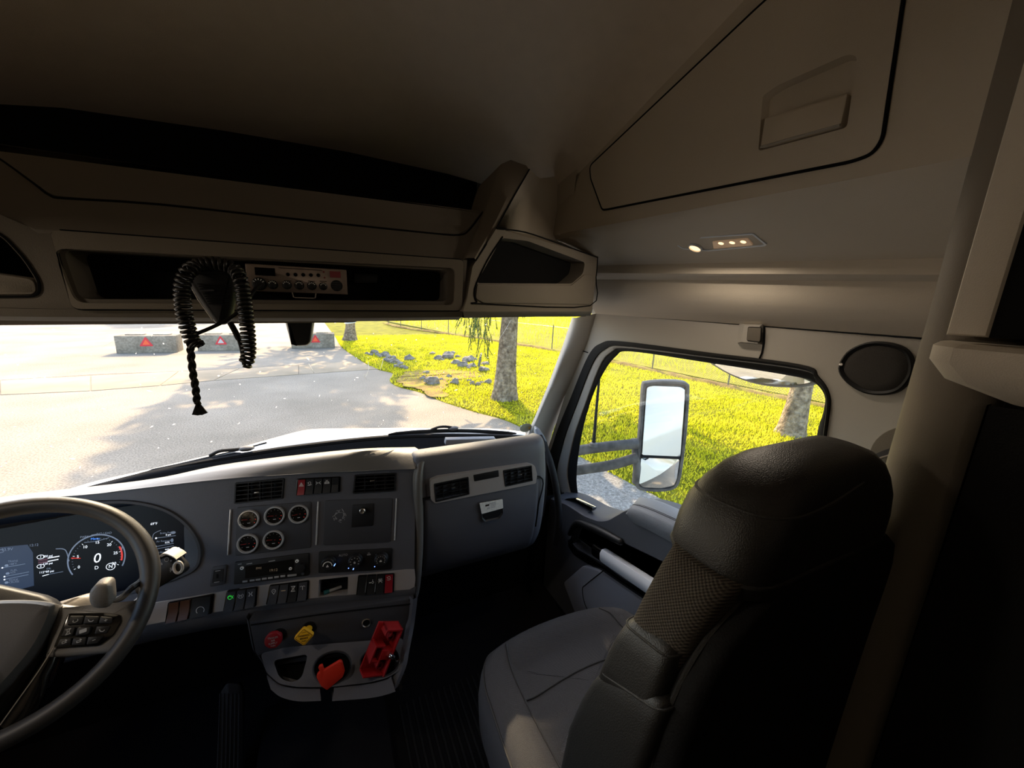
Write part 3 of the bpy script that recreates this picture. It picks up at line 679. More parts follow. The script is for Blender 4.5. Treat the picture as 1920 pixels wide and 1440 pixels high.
MB().tube(gv_, .002, 6).build('door_seam', M['blackm'], oc)
# the console runs on to the driver's side
pe_ = [FC.w(*FC.uv(-80, 575)) + Vector((0, .62, -.02)), FC.w(*FC.uv(-80, 575)) + Vector((0, .006, -.012)), FC.w(*FC.uv(-80, 575)), FC.w(*FC.uv(-80, 388)), FS.w(*FS.uv(-80, 388)), FS.w(*FS.uv(-80, 270)), FS.w(*FS.uv(-80, 270)) + Vector((0, .03, -.03))]
b = MB().loft([pe_, [Vector((-.97, p.y, p.z)) for p in pe_]]); b.build('driver_side_panel', M['beige_shaded_d'], oc, ang=30)
# storage shelf interior, its shade put in as a black colour
b = MB(); e0 = [FS.w(*q) for q in FS.P([(-80, 270), (907, 395)])]
fl_ = [e0[0] + Vector((0, .004, -.004)), e0[1] + Vector((0, .004, -.004))]
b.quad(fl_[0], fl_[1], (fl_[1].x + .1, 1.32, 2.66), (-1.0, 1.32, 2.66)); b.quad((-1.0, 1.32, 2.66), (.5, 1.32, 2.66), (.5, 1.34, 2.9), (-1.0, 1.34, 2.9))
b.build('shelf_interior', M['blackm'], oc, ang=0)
# right-hand end: rounded arm and filler
A = [ony(.82, 868, 488), ony(.935, 908, 395), ony(.98, 932, 318), ony(1.0, 950, 303)]
B_ = [ony(.82, 892, 488), ony(.86, 930, 428), ony(.93, 962, 370), ony(.99, 992, 318)]
A2 = cr(A, 5); B2 = cr(B_, 5)
b = MB().loft([[p + Vector((-.02, .08, -.03)) for p in A2], A2, [p.lerp(q, .12) + Vector((0, -.008, .004)) for p, q in zip(A2, B2)], [p.lerp(q, .8) + Vector((0, -.008, .004)) for p, q in zip(A2, B2)], B2, [q + Vector((.01, .04, -.01)) for q in B2]])
b.build('end_arm', M['beige_shaded'], oc, ang=50)
MB().tube([q + Vector((0, -.002, 0)) for q in B2], .0018, 6).build('arm_seam', M['blackm'], oc)
c1, c2, c3, c4 = ony(.865, 932, 428), ony(1.0, 992, 318), onx(.70, 1046, 330), onx(.745, 1042, 450)
C1, C2 = onx(.9, 1122, 482), onx(.75, 1060, 455)
b = MB(); b.loft([[c1, c2], [c1.lerp(c4, .5) + Vector((-.0, .03, 0)), c2.lerp(c3, .55) + Vector((0, .035, -.005))], [c4, c3], [c4 + Vector((.0, -.08, 0)), c3 + Vector((0.01, -.09, .0))]])
b.quad(c1, c4, onx(.80, 1075, 465), C1)
b.build('corner_filler', M['beige'], oc, ang=60)
# right cubby, turned towards the seat
Pl = ony(.82, 890, 500); d_ = Vector((.85, 1.06, 0)) - Vector((Pl.x, Pl.y, 0))
FR_ = Fr(Pl, d_, (0, 0, 1))
ro = FR_.P([(931, 428), (1122, 481), (1110, 584), (868, 584), (876, 560), (886, 500)])
op = rp(FR_.P([(941, 446), (990, 452), (1097, 492), (1093, 513), (1072, 532), (893, 531)]), .012)
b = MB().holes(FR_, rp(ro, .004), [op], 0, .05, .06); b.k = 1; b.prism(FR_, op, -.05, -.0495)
b.build('right_cubby', [M['beige_shaded'], M['blackm']], oc)
dr = rp(FR_.P([(893, 533), (1070, 535), (1094, 515), (1108, 515), (1106, 571), (905, 568), (890, 560)]), .006)
MB().prism(FR_, dr, -.01, .004, .002).build('cubby_lip', M['beige_shaded'], oc)
b = MB(); b.tube([FR_.w(*q, .001) for q in cr(FR_.P([(942, 444), (915, 485), (893, 531), (889, 552), (894, 566), (908, 570), (1106, 573), (1117, 520), (1120, 484)]), 4)], .0018, 5); b.tube([FR_.w(*q, .002) for q in cr(FR_.P([(931, 429), (985, 436), (1050, 458), (1120, 483)]), 4)], .0018, 5)
b.build('cubby_seam', M['blackm'], oc)
b = MB(); rb = [FR_.w(*q) for q in FR_.P([(868, 584), (1110, 584)])]
b.loft([rb, [p + Vector((.01, .02, -.015)) for p in rb], [Vector((p.x * 1.1, 1.42, p.z - .02)) for p in rb]])
b.build('right_underside', M['beige_shaded'], oc, ang=0)
# ---- sun visors, folded up
def visor(u0, u1, lab, seed):
    pts = [(u0, 1.3), (u1, 1.3)]
    xl, xr = ony(1.24, u0, 592).x, ony(1.24, u1, 592).x
    zl, zr = ony(1.24, u0, 591).z, ony(1.24, u1, 591).z
    f = Fr((0, 1.24, (zl + zr) / 2 - .0), (xr - xl, 0, zr - zl), (0, 1, 0.12))
    o = thing('sun_visor', ((xl + xr) / 2, 1.24, (zl + zr) / 2), lab, 'sun visor', 'sun visors above the windscreen')
    p = rp([(xl, -.05), (xr, -.05), (xr - .01, .13), (xl + .01, .13)], .025)
    MB().prism(f, p, -.006, .012, .005, True).build('pad', M['beige_shaded_d'], o)
    MB().tube([f.w(xl + .03, .12, .004), f.w(xr - .03, .12, .004)], .008, 8).build('hinge_rod', M['blackm'], o)
visor(-160, 668, 'beige sun visor folded up on the driver side, left of the gap', 1)
visor(679, 1089, 'beige sun visor folded up on the passenger side, right of the gap', 2)
# ---- camera pod at the windscreen
cp = thing('camera_pod', ony(1.38, 560, 600), 'black camera pod hanging from the top centre of the windscreen', 'camera')
FP2 = Fr(ony(1.38, 560, 600), (1, 0, 0), (0, -.1, 1))
po = rp(FP2.P([(532, 590), (590, 590), (584, 642), (576, 649), (555, 650), (547, 648)]), .008)
b = MB(); b.loft([[FP2.w(a * 1.06, c, -.05) for a, c in po], [FP2.w(a * 1.05, c, -.008) for a, c in po], [FP2.w(a, c, 0) for a, c in inset(po, .003)]], True, True, True); b.build('shell', M['pillar'], cp)
MB().prism(FP2, inset(po, .005), 0, .006, .003).build('cover', M['leather_d'], cp)
# ---- CB radio
cb = thing('cb_radio', FC.px(555, 525, -.03), 'chrome-faced two-way radio mounted in the overhead bay', 'radio')
FB = Fr(FC.px(555, 524, -.012), (1, 0, 0), (0, 0, 1))
q4 = FB.P([(459, 497), (650, 503), (651, 551), (466, 547)])
x0, x1 = (q4[0][0] + q4[3][0]) / 2, (q4[1][0] + q4[2][0]) / 2; y0, y1 = (q4[2][1] + q4[3][1]) / 2, (q4[0][1] + q4[1][1]) / 2
RW, RH = x1 - x0, y1 - y0
RB = Fr(FB.w(x0, y0), (1, 0, 0), (0, 0, 1)); RA = lambda a: a * RW; RBb = lambda v: v * RH
MB().box(RB, 0, RW, 0, RH, -.045, -.003, .002).build('case', M['blackm'], cb)
MB().prism(RB, rect(RW / 2, RH / 2, RW, RH, .002), -.004, .002, .0012).build('faceplate', M['wood_r'], cb)
def rpt(zx, zy): return ((zx - 85) / 1745 * RW, (1 - (zy - 65 - (zx - 85) * .03) / 440) * RH)
b = MB().prism(RB, rect(*rpt(395, 190), RW * .19, RH * .29, .001), .002, .003); b.build('channel_display', M['gloss'], cb)
b = MB().prism(RB, rect(*rpt(1615, 205), RW * .115, RH * .25, .001), .002, .003); o = b.build('meter', M['red_d'], cb)
for zx in (770, 900, 1035, 1170, 1305): 
    a, c = rpt(zx, 225); b = MB().lathe(RB.sub(a, c), [(.0035, .002), (.003, .006), (.002, .007)], 10); b.build('toggle', M['gloss'], cb)
for zx, zy, rr in ((285, 390, .0115), (505, 400, .008), (740, 400, .0078), (955, 405, .0078), (1175, 410, .0078), (1380, 415, .0072)):
    a, c = rpt(zx, zy); f = RB.sub(a, c)
    k = MB().lathe(f, [(rr, .002), (rr, .006), (rr * .85, .007), (rr * .8, .013), (rr * .6, .014)], 18).build('knob', M['black'], cb)
    bb = MB()
    for i in range(5):
        an = radians(30 + 30 * i); bb.box(f.sub(0, 0, 0, an), rr * .55, rr * .82, -.0006, .0006, .0128, .0143)
    bb.build('knob_tick', M['white'], k)
a, c = rpt(1630, 400); sp_ = MB().prism(RB, circ(a, c, .0105, 20), .002, .003).build('speaker_grille', M['black'], cb)
for i in range(4): MB().box(RB, a - .008, a + .008, c - .007 + i * .004, c - .0055 + i * .004, .003, .0036).build('grille_bar', M['dash_d'], sp_)
for zx, zy in ((1405, 165), (1415, 265)): a, c = rpt(zx, zy); MB().lathe(RB.sub(a, c), [(.0017, .002), (.0012, .004)], 8).build('indicator', M['red_d'], cb)
for zx in (760, 955, 1175, 1385): a, c = rpt(zx, 330); MB().box(RB, a - .006, a + .006, c - .0006, c + .0006, .002, .0024).build('legend', M['dark_p'], cb)
a, c = rpt(1000, 130); MB().box(RB, a - .035, a + .035, c - .0006, c + .0006, .002, .0024).build('legend', M['dark_p'], cb)
br = MB(); y_ = -.009; br.tube([RB.w(RW * .42, 0, .0), RB.w(RW * .43, y_ * .9, .002), RB.w(RW * .45, y_, .002), RB.w(RW * .63, y_, .002), RB.w(RW * .65, y_ * .9, .002), RB.w(RW * .66, 0, 0)], .0012, 6); br.build('stand_wire', M['chromed'], cb)
lb = thing('blank_plate', FC.px(692, 522, -.058), 'dim blank plate in the dark bay right of the radio', 'plate')
MB().prism(FC, rp(FC.P([(668, 510), (716, 512), (714, 530), (668, 530)]), .003), -.0595, -.052, .001).build('plate', M['black'], lb)
# ---- microphone with coiled cord
mc = thing('microphone', ony(.74, 400, 560), 'black hand microphone hanging by its coiled cord from the overhead radio', 'microphone')
FM = Fr(ony(.74, 395, 540), (1, .1, 0), (0, -.25, 1))
mp = FM.P([(345, 512), (362, 500), (430, 497), (444, 508), (446, 545), (438, 588), (434, 600), (422, 607), (408, 605), (398, 596), (366, 550)])
mo = [tuple(p) for p in cr(mp, 4, True)]
b = MB(); b.loft([[FM.w(a, c, -.016) for a, c in inset(mo, .006)], [FM.w(a, c, -.01) for a, c in mo], [FM.w(a, c, .004) for a, c in mo], [FM.w(a, c, .011) for a, c in inset(mo, .003)], [FM.w(a, c, .014) for a, c in inset(mo, .008)]], True, True, True)
b.build('body', M['black'], mc)
for k in range(9):
    v = 528 + k * 4.6; a0, c0 = FM.uv(372 + k * 2.6, v); a1, c1_ = FM.uv(434 - k * .4, v)
    MB().box(FM, a0, a1, c0 - .0006, c0 + .0006, .0135, .0152).build('grille_rib', M['black'], mc)
a0, c0 = FM.uv(389, 540); MB().box(FM.sub(a0, c0, 0, .12), -.009, .009, -.0012, .0012, .0137, .0157).build('badge', M['dash'], mc)
eb = MB(); eb.tube([FM.w(*q, .004) for q in FM.P([(352, 518), (360, 535), (374, 560), (400, 597)])], .0022, 6); eb.build('edge_bead', M['pillar'], mc)
def coil(px, y, R, turns, n=12, r=.0026):
    C_ = cr([ony(yy, u, v) for (u, v), yy in zip(px, y)], 12); L_ = [0]
    for i in range(1, len(C_)): L_.append(L_[-1] + (C_[i] - C_[i - 1]).length)
    N = turns * n; out = []; j = 0; up = Vector((0, -1, 0))
    for i in range(N + 1):
        s = L_[-1] * i / N
        while j < len(L_) - 2 and L_[j + 1] < s: j += 1
        t = (s - L_[j]) / max(1e-9, L_[j + 1] - L_[j]); p = C_[j].lerp(C_[j + 1], t); tg = (C_[j + 1] - C_[j]).normalized()
        up = (up - tg * up.dot(tg)).normalized(); sd_ = tg.cross(up); a = 2 * pi * i / n
        out.append(p + (up * cos(a) + sd_ * sin(a)) * R)
    return MB().tube(out, r, 5)
b = coil([(372, 650), (362, 641), (354, 622), (346, 590), (342, 556), (343, 530), (352, 510), (372, 498), (396, 494), (420, 497), (440, 506), (450, 522), (456, 550), (461, 590), (465, 630), (466, 660), (463, 676), (458, 684)], [.70] * 4 + [.705] * 3 + [.715] * 4 + [.705] * 7, .0082, 50)
b.build('coiled_cord', M['cord'], mc, ang=0, recalc=False)
ca = MB(); ca.tube(cr([ony(.705, 458, 684), ony(.705, 452, 650), ony(.71, 444, 628), ony(.72, 432, 606)], 6), [.0028] * 10 + [.0042] * 9, 7)
ca.tube(cr([ony(.70, 366, 627), ony(.70, 395, 615), ony(.705, 425, 600), ony(.71, 446, 585), ony(.715, 452, 568)], 6), .0027, 7)
ca.tube(cr([ony(.71, 463, 560), ony(.73, 470, 554), ony(.77, 480, 541), FB.px(488, 534, .012)], 6), .0028, 7)
ca.tube(cr([ony(.70, 372, 648), ony(.695, 380, 645), ony(.69, 378, 640)], 4), .0026, 6)
ca.build('straight_cable', M['rubber'], mc)
# ---- braided strap
bs = thing('braided_strap', ony(.70, 365, 700), 'thin black braided strap dangling below the microphone cord', 'strap')
cl_ = cr([ony(.7, u, v) for u, v in [(357, 640), (358, 665), (362, 700), (367, 730), (370, 758)]], 14)
for s in range(3):
    q = []
    for i, p in enumerate(cl_):
        a = i * .3 + s * 2 * pi / 3; q.append(p + Vector((.0028 * cos(a), .0018 * sin(2 * a), 0)))
    MB().tube(q, .0023, 6).build('strand', M['rubber'], bs)
for (u, v, w_) in ((366, 778, 9), (375, 778, 7), (384, 776, 7)):
    p0 = ony(.7, 371, 756); p1 = ony(.7, u, v); s_ = (p1 - p0).cross(Vector((0, 1, 0))).normalized() * .0032; t_ = Vector((0, .0012, 0))
    MB().loft([[p0 - s_ * .6 - t_, p0 + s_ * .6 - t_, p0 + s_ * .6 + t_, p0 - s_ * .6 + t_], [p1 - s_ * 1.2 - t_, p1 + s_ * 1.2 - t_, p1 + s_ * 1.2 + t_, p1 - s_ * 1.2 + t_]], True, True, True).build('loose_end', M['rubber'], bs)
# ================================================================ right side: cupboard, lamp, speaker, belt
oc2 = thing('overhead_cupboard', onx(.72, 1380, 250), 'beige overhead cupboard with a recessed latch above the passenger door', 'cupboard')
FU = Fr((.722, .7, 2.7), (0, -1, 0), (0.0, 0, 1))
body = FU.P([(1041, 432), (1047, 330), (1110, 268), (1373, 0), (1480, -110), (1900, -160), (1900, 120), (1780, 265), (1650, 322)])
door = [(1108, 312), (1110, 335), (1131, 392), (1140, 391), (1600, 300), (1635, 287), (1652, 262), (1700, -60), (1490, -40), (1436, 4)]
dpts = rp(FU.P(door), [.012, .008, .008, .008, .03, .02, .03, .01, .02, .02])
a0 = FU.uv(1041, 432); a1 = FU.uv(1655, 322)
bo = [(-.62, a0[1] - .01), FU.uv(1047, 330), FU.uv(1373, -6), (.45, .43), (1.4, .46), (1.4, a1[1] - .02), FU.uv(1650, 326)]
b = MB().holes(FU, bo, [inset(dpts, -.003)], 0, .014, .0, True); b.build('body', M['beige'], oc2)
pock = [(1436, 180), (1460, 160), (1585, 106), (1607, 104), (1606, 130), (1588, 238), (1424, 283)]
pk = rp(FU.P([(1432, 180), (1462, 160), (1590, 103), (1609, 106), (1590, 240), (1424, 284)]), .006)
d = MB().holes(FU, dpts, [pk], .003, .0, .02)
inn = [FU.w(a, c, -.035) for a, c in FU.P([(1440, 205), (1468, 190), (1575, 145), (1590, 140), (1583, 235), (1430, 278)], -.035)]
pc = rp(FU.P([(1432, 180), (1462, 160), (1590, 103), (1609, 106), (1590, 240), (1424, 284)]), .006)
cen = (sum(p[0] for p in pc) / len(pc), sum(p[1] for p in pc) / len(pc) - .01)
d.loft([[FU.w(a, c, .003) for a, c in pc], [FU.w(cen[0] + (a - cen[0]) * .93, cen[1] + (c - cen[1]) * .9, -.03) for a, c in pc]], True, False, True)
dd = d.build('door', M['beige'], oc2)
hd = FU.P([(1437, 222), (1594, 176), (1580, 238), (1428, 279)])
MB().prism(FU, rp(hd, .004), -.012, .006, .003, True).build('latch', M['latch'], dd)
MB().tube([FU.w(*FU.uv(1430, 277), .006), FU.w(*FU.uv(1579, 236), .006)], .002, 6).build('latch_edge', M['pillar'], dd)
b = MB(); b.tube([FU.w(*q, .0015) for q in inset(dpts, -.0022)], .0028, 6, True); b.build('door_gasket', M['blackm'], oc2)
# dome lamp
u1, u2, u3 = onx(.915, 1118, 490), onx(.915, 1760, 477), onx(.76, 1665, 362)
FD = Fr(u1.lerp(u2, .5), u2 - u1, u3 - u2)
if FD.N.z > 0: FD = Fr(FD.o, -FD.U, FD.V)
dl = thing('dome_lamp', FD.px(1350, 455), 'lit flush dome lamp with chrome rim under the overhead cupboard', 'lamp')
lo_ = rp(FD.P([(1262, 452), (1306, 442), (1414, 434), (1440, 455), (1436, 458), (1330, 468), (1282, 464)]), .006)
b = MB().holes(FD, lo_, [inset(lo_, .0045)], .005, .005, .005); b.build('rim', M['silver_h'], dl)
MB().prism(FD, inset(lo_, .004), -.002, .0015).build('tray', M['silver_h'], dl)
ra, rb_ = FD.uv(1306, 460); 
rl = MB().lathe(FD.sub(ra, rb_), [(.0175, .001), (.0175, .008), (.0145, .010), (.0145, .0075)], 24, cap1=False).build('reading_ring', M['silver_h'], dl)
MB().lathe(FD.sub(ra, rb_), [(.0145, .001), (.0145, .0065), (.011, .0085)], 20).build('reading_lens', M['lamp'], dl)
ln = rp(FD.P([(1337, 449), (1404, 443), (1414, 456), (1340, 463)]), .004)
lz_ = MB().prism(FD, ln, .001, .006, .002).build('main_lens', M['lens'], dl)
for k in range(3):
    f_ = .2 + .3 * k; a = [FD.uv(1340 + 70 * f_, 452 - 5 * f_ + 1)][0]
    MB().prism(FD, circ(a[0], a[1], .0065, 14, .0055), .006, .0064).build('led_spot', M['lamp'], lz_)
def lamp_light(p, nrm, e, size=.045):
    L_ = bpy.data.lights.new('lamp_light', 'AREA'); L_.energy = e; L_.size = size; L_.color = (1, .84, .66); L_.shape = 'DISK'
    o = bpy.data.objects.new('lamp_light', L_); COL.objects.link(o); o.location = p
    o.rotation_mode = 'QUATERNION'; o.rotation_quaternion = Vector(nrm).to_track_quat('-Z', 'Y')
for (u, v, e) in ((1306, 460, .16), (1372, 452, .30)): lamp_light(FD.px(u, v, .014), FD.N, e)
def fill_lamp(p, nrm, lab, e):
    n_ = Vector(nrm).normalized(); f = Fr(p, n_.orthogonal(), n_.cross(n_.orthogonal()))
    if f.N.dot(n_) < 0: f = Fr(p, f.V, f.U)
    o = thing('dome_lamp', p, lab, 'lamp')  # shares the real dome lamp's name, but is an added fill lamp
    MB().lathe(f, [(.07, 0), (.07, .008), (.058, .014), (.056, .008)], 28, cap1=False).build('rim', M['chrome'], o)
    MB().lathe(f, [(.056, .002), (.05, .011)], 24).build('lens', M['lamp'], o)
    lamp_light(f.w(0, 0, .02), n_, e, .09)
fill_lamp((-.72, .55, 2.66), (.1, -.3, -1), 'added unseen round fill lamp over the driver seat', .9)  # added out of view to brighten the upper cab
fill_lamp((.25, -1.1, 2.5), (0, .25, 1), 'added unseen round fill lamp behind the seats, turned up to the ceiling', .75)  # added out of view and aimed upward to brighten the ceiling
# speaker
sk_ = thing('wall_speaker', W.px(1645, 690), 'oval dark speaker grille on the side wall behind the door window', 'speaker')
se = [tuple(p) for p in cr(W.P([(1574, 690), (1590, 660), (1625, 642), (1665, 641), (1700, 652), (1716, 675), (1714, 705), (1692, 732), (1660, 741), (1622, 737), (1588, 716)]), 4, True)]
b = MB(); b.loft([[W.w(a, c, 0) for a, c in se], [W.w(a, c, .008) for a, c in inset(se, .001)], [W.w(a, c, .010) for a, c in inset(se, .004)], [W.w(a, c, .006) for a, c in inset(se, .009)]], True); b.build('ring', M['black'], sk_)
MB().loft([[W.w(a, c, .004) for a, c in inset(se, .008)], [W.w(a, c, .009) for a, c in inset(se, .016)], [W.w(a, c, .011) for a, c in inset(se, .024)]], True, False, True).build('grille', mat('speaker_mesh', (48, 44, 40), .8, bump=.8, scale=1200, dist=.002), sk_)
MB().lathe(W.sub(*W.uv(1581, 683)), [(.004, .006), (.0035, .010), (.002, .0105)], 12).build('screw', M['chromed'], sk_)
# switch box on the header trim
sb = thing('button_box', W.px(1408, 624), 'small beige box with a square button above the side window', 'switch')
q = W.P([(1383, 643), (1386, 606), (1433, 607), (1429, 646)]); qi = W.P([(1396, 641), (1403, 610), (1432, 611), (1428, 644)])
b = MB().loft([[W.w(*p, 0) for p in q], [W.w(*p, .016) for p in qi]], True, False, True); b.build('housing', M['pillar'], sb, ang=15)
qb = rp(W.P([(1402, 638), (1404, 614), (1428, 615), (1426, 641)], .016), .003)
MB().prism(W, qb, .015, .020, .0015).build('button', M['beige_shaded_d'], sb)
b = MB(); b.tube([W.w(*p, .0165) for p in inset(qb, -.001)], .0012, 5, True); b.build('button_gap', M['blackm'], sb)
# belt anchor
ba = thing('belt_anchor', W.px(1650, 850), 'dark seat belt guide and strap on the side wall beside the backrest', 'seat belt')
b = MB(); dk = [tuple(p) for p in cr(W.P([(1632, 850), (1650, 818), (1690, 800), (1760, 800), (1760, 880), (1700, 900), (1650, 885)]), 4, True)]
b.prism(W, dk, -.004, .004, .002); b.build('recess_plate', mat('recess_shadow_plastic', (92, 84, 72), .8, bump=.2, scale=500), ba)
f1 = cr([W.px(1760, 820, .01), W.px(1680, 842, .022), W.px(1645, 854, .03), W.px(1628, 866, .034), W.px(1632, 880, .034), W.px(1652, 884, .03), W.px(1700, 880, .02)], 5)
b = MB(); b.loft([[p + Vector((0, 0, .006)) for p in f1], [p + Vector((-.02, .002, -.012)) for p in f1]]); b.loft([[p + Vector((.003, 0, .004)) for p in f1], [p + Vector((-.017, .002, -.014)) for p in f1]])
b.build('belt_guide', M['black'], ba)
MB().tube([p + Vector((-.02, .002, -.012)) for p in f1], .0022, 6).build('guide_edge', M['chromed'], ba)
b = MB(); s0, s1 = W.px(1655, 884, .02), W.px(1640, 1010, .02); b.loft([[s0 + Vector((0, .02, 0)), s1 + Vector((0, .02, 0))], [s0 + Vector((0, -.03, 0)), s1 + Vector((0, -.03, 0))], [s0 + Vector((.003, -.03, 0)), s1 + Vector((.003, -.03, 0))]]); b.build('belt_webbing', mat('belt_webbing', (88, 82, 74), .9), ba)
cu = MB(); yy = [.145 - .045 * i for i in range(24)]
cu.loft([[(.70 + .018 * sin(i * 1.9), y, z) for i, y in enumerate(yy)] for z in (1.12, 1.8, 2.40)]); cu.loft([[(.70, .147, z), (1.0, .16, z)] for z in (1.12, 2.4)])
cu = cu.build('privacy_curtain', M['leather_d'], ang=0); tag(cu, 'black privacy curtain hanging below the shelf at the right edge', 'curtain')
# sleeper cabinet at the right edge
sc_ = thing('sleeper_cabinet', (.72, .06, 2.47), 'tall beige sleeper cabinet with a black open side at the right edge', 'cabinet')
SX = Fr((.64, 0, 2.6), (0, -1, 0), (0, 0, 1))
b = MB(); b.box(SX, -.181, -.149, -.12, .52, -.035, 0, .006); b.build('stile', M['beige'], sc_)
b = MB(); b.box(SX, -.15, .6, -.12, .52, -.03, -.006); b.build('open_side', M['blackm'], sc_)
b = MB(); b.box(SX, -.17, .6, -.12, .52, -.4, -.05); b.build('carcass', M['beige_shaded_d'], sc_)
shf = thing('cabinet_shelf', (.68, .08, 2.44), 'pale moulded shelf end with a rounded nose under the sleeper cabinet', 'shelf')
TZ = Fr((0, 0, 2.475), (1, 0, 0), (0, 1, 0))
def nose(z, k):
    base = [(.60, -.5), (.60, .10), (.605, .15), (.62, .178), (.65, .19), (.70, .192), (.78, .18), (.95, .16), (.95, -.5)]
    return [(.78 + (x - .78) * k, -.2 + (y + .2) * (1 - (1 - k) * .35), z) for x, y in cr([p + (0,) for p in base], 4) for z in [z]] if False else [(.80 + (p.x - .80) * k, p.y - (1 - k) * .12, z) for p in cr([q + (0,) for q in base], 4)]
b = MB().loft([nose(2.472, .97), nose(2.468, 1), nose(2.452, 1), nose(2.43, .9), nose(2.405, .55), nose(2.40, .3)], True, True, True); b.build('shelf_board', M['beige'], shf, ang=50)
# ================================================================ dashboard
da = thing('dashboard', (.1, 1.15, 1.75), 'dark grey truck dashboard with gauges, vents and rocker switches', 'dashboard')
RD, TD = radians(12), radians(16)
PD = ony(1.02, 775, 1070)
Fw = Vector((sin(RD), cos(RD), 0))
D = Fr(PD, (cos(RD), -sin(RD), 0), Vector((0, 0, cos(TD))) + Fw * sin(TD))
GF = Fr((.45, 1.075, 1.9), (1, 0, 0), (0, .10, 1))
def rpx(fr, pts, r, c=0): return rp(fr.P(pts, c), r)
# ---- centre face with real openings
clus = [tuple(p) for p in cr(D.P([(-140, 1010), (-60, 965), (60, 944), (190, 938), (250, 938), (300, 948), (335, 965), (362, 990), (378, 1020), (379, 1048), (368, 1068), (342, 1082), (295, 1099), (200, 1125), (60, 1155), (-140, 1185)]), 4)]
ventL = rpx(D, [(441, 905), (534, 896), (531, 935), (439, 945)], .004)
ventR = rpx(D, [(665, 890), (743, 886), (742, 921), (661, 926)], .004)
swT = rpx(D, [(556, 897), (639, 893), (638, 922), (555, 929)], .005)
rad = rpx(D, [(441, 1053), (581, 1036), (580, 1078), (439, 1095)], .004)
hvac = rpx(D, [(598, 1034), (736, 1027), (735, 1067), (597, 1074)], .005)
fo = D.P([(-160, 985), (-60, 955), (60, 937), (185, 926), (250, 917), (430, 897), (600, 886), (779, 879), (777, 1067), (580, 1083), (285, 1130), (100, 1172), (-160, 1225)])
b = MB().holes(D, fo, [clus, ventL, ventR, swT], 0, .022, 0); b.build('centre_face', M['dash'], da)
# instrument hood and screen
ins = [tuple(p) for p in cr(D.P([(-140, 1025), (-40, 985), (60, 955), (190, 944), (235, 943), (285, 952), (318, 960), (343, 972), (345, 1000), (346, 1030), (347, 1060), (340, 1072), (300, 1092), (200, 1122), (60, 1150), (-140, 1178)], -.03), 4)]
b = MB(); b.loft([[D.w(a, c, 0) for a, c in clus], [D.w(a, c, .006) for a, c in inset(clus, .002)], [D.w(a, c, .006) for a, c in inset(clus, .008)], [D.w(a, c, -.004) for a, c in inset(clus, .012)], [D.w(a, c, -.03) for a, c in ins], [D.w(a, c, -.04) for a, c in ins]], True)
b.build('cluster_bezel', M['dash_d'], da)
SCF = Fr(D.w(0, 0, -.034), D.U, D.V)
scr = MB().prism(SCF, ins, -.004, 0, back=True).build('instrument_display', M['scr'], da)
def S(u, v): return SCF.uv(u, v)
def sline(pts, w_, m, name='display_line', n=1):
    q = SCF.P(pts); q = [Vector(p) for p in q] if n == 1 else cr(q, n); b = MB()
    for i in range(len(q) - 1):
        t = (q[i + 1] - q[i]); l = t.length
        if l < 1e-6: continue
        nn = Vector((-t.y, t.x)) / l * w_ / 2; b.quad(*[SCF.w(x.x, x.y, .0008) for x in (q[i] - nn, q[i + 1] - nn, q[i + 1] + nn, q[i] + nn)])
    return b.build(name, M[m], scr, ang=0, recalc=False)
def stxt(s, u, v, sz, m='scr_w', al='CENTER'): return text(s, SCF, *S(u, v), sz, M[m], 'display_text', scr, .0008, .0001, al)
ga, gc = S(182, 1047); gr = abs(S(228, 1040)[0] - ga)
def arc(r, a0, a1, w_, m, c=.0008, name='display_arc'):
    b = MB(); n = 40
    for i in range(n):
        t0, t1 = radians(a0 + (a1 - a0) * i / n), radians(a0 + (a1 - a0) * (i + 1) / n)
        b.quad(*[SCF.w(ga + rr * cos(t), gc + rr * sin(t), c) for rr, t in ((r - w_, t0), (r, t0), (r, t1), (r - w_, t1))])
    return b.build(name, M[m], scr, ang=0, recalc=False)
gr = .062
arc(gr, -25, 215, .0032, 'scr_g'); arc(gr * .9, -12, 28, .004, 'scr_r')
MB().prism(SCF, circ(ga, gc, gr * .88, 40), 0, .0003).build('tachometer_face', M['scr'], scr)
for i in range(31):
    an = radians(205 - 230 * i / 30); f_ = Fr(SCF.w(ga + gr * .84 * cos(an), gc + gr * .84 * sin(an), 0), SCF.U * cos(an) + SCF.V * sin(an), SCF.V * cos(an) - SCF.U * sin(an))
    MB().box(f_, -.004 if i % 5 == 0 else -.0022, 0, -.0004, .0004, .0004, .0008).build('tachometer_tick', M['scr_w' if i % 5 == 0 else 'scr_g'], scr)
for i, s in enumerate(('0', '5', '10', '15', '20', '25', '30')):
    an = radians(205 - 230 * i / 6); stxt(s, 0, 0, .0098).location = (0, 0, 0)
    o = [x for x in scr.children if x.name.startswith('display_text')][-1]
    da_, dc = ga + gr * .66 * cos(an) - S(0, 0)[0], gc + gr * .66 * sin(an) - S(0, 0)[1]
    for v in o.data.vertices: v.co += SCF.U * da_ + SCF.V * dc
an = radians(172)
q0 = SCF.w(ga + gr * .86 * cos(an), gc + gr * .86 * sin(an), .001); q1 = SCF.w(ga + gr * .55 * cos(an), gc + gr * .55 * sin(an), .001); MB().tube([q0, q1], [.0014, .0007], 6).build('tachometer_needle', M['scr_r'], scr)
text('0', SCF, ga, gc, .034, M['scr_w'], 'display_text', scr, .0008, .0001, shear=.12)
text('D', SCF, ga, gc - gr * .38, .012, M['scr_w'], 'display_text', scr, .0008, .0001)
na, nc = S(208, 1062); text('N', SCF, na, nc, .012, M['scr_w'], 'display_text', scr, .0009, .0001)
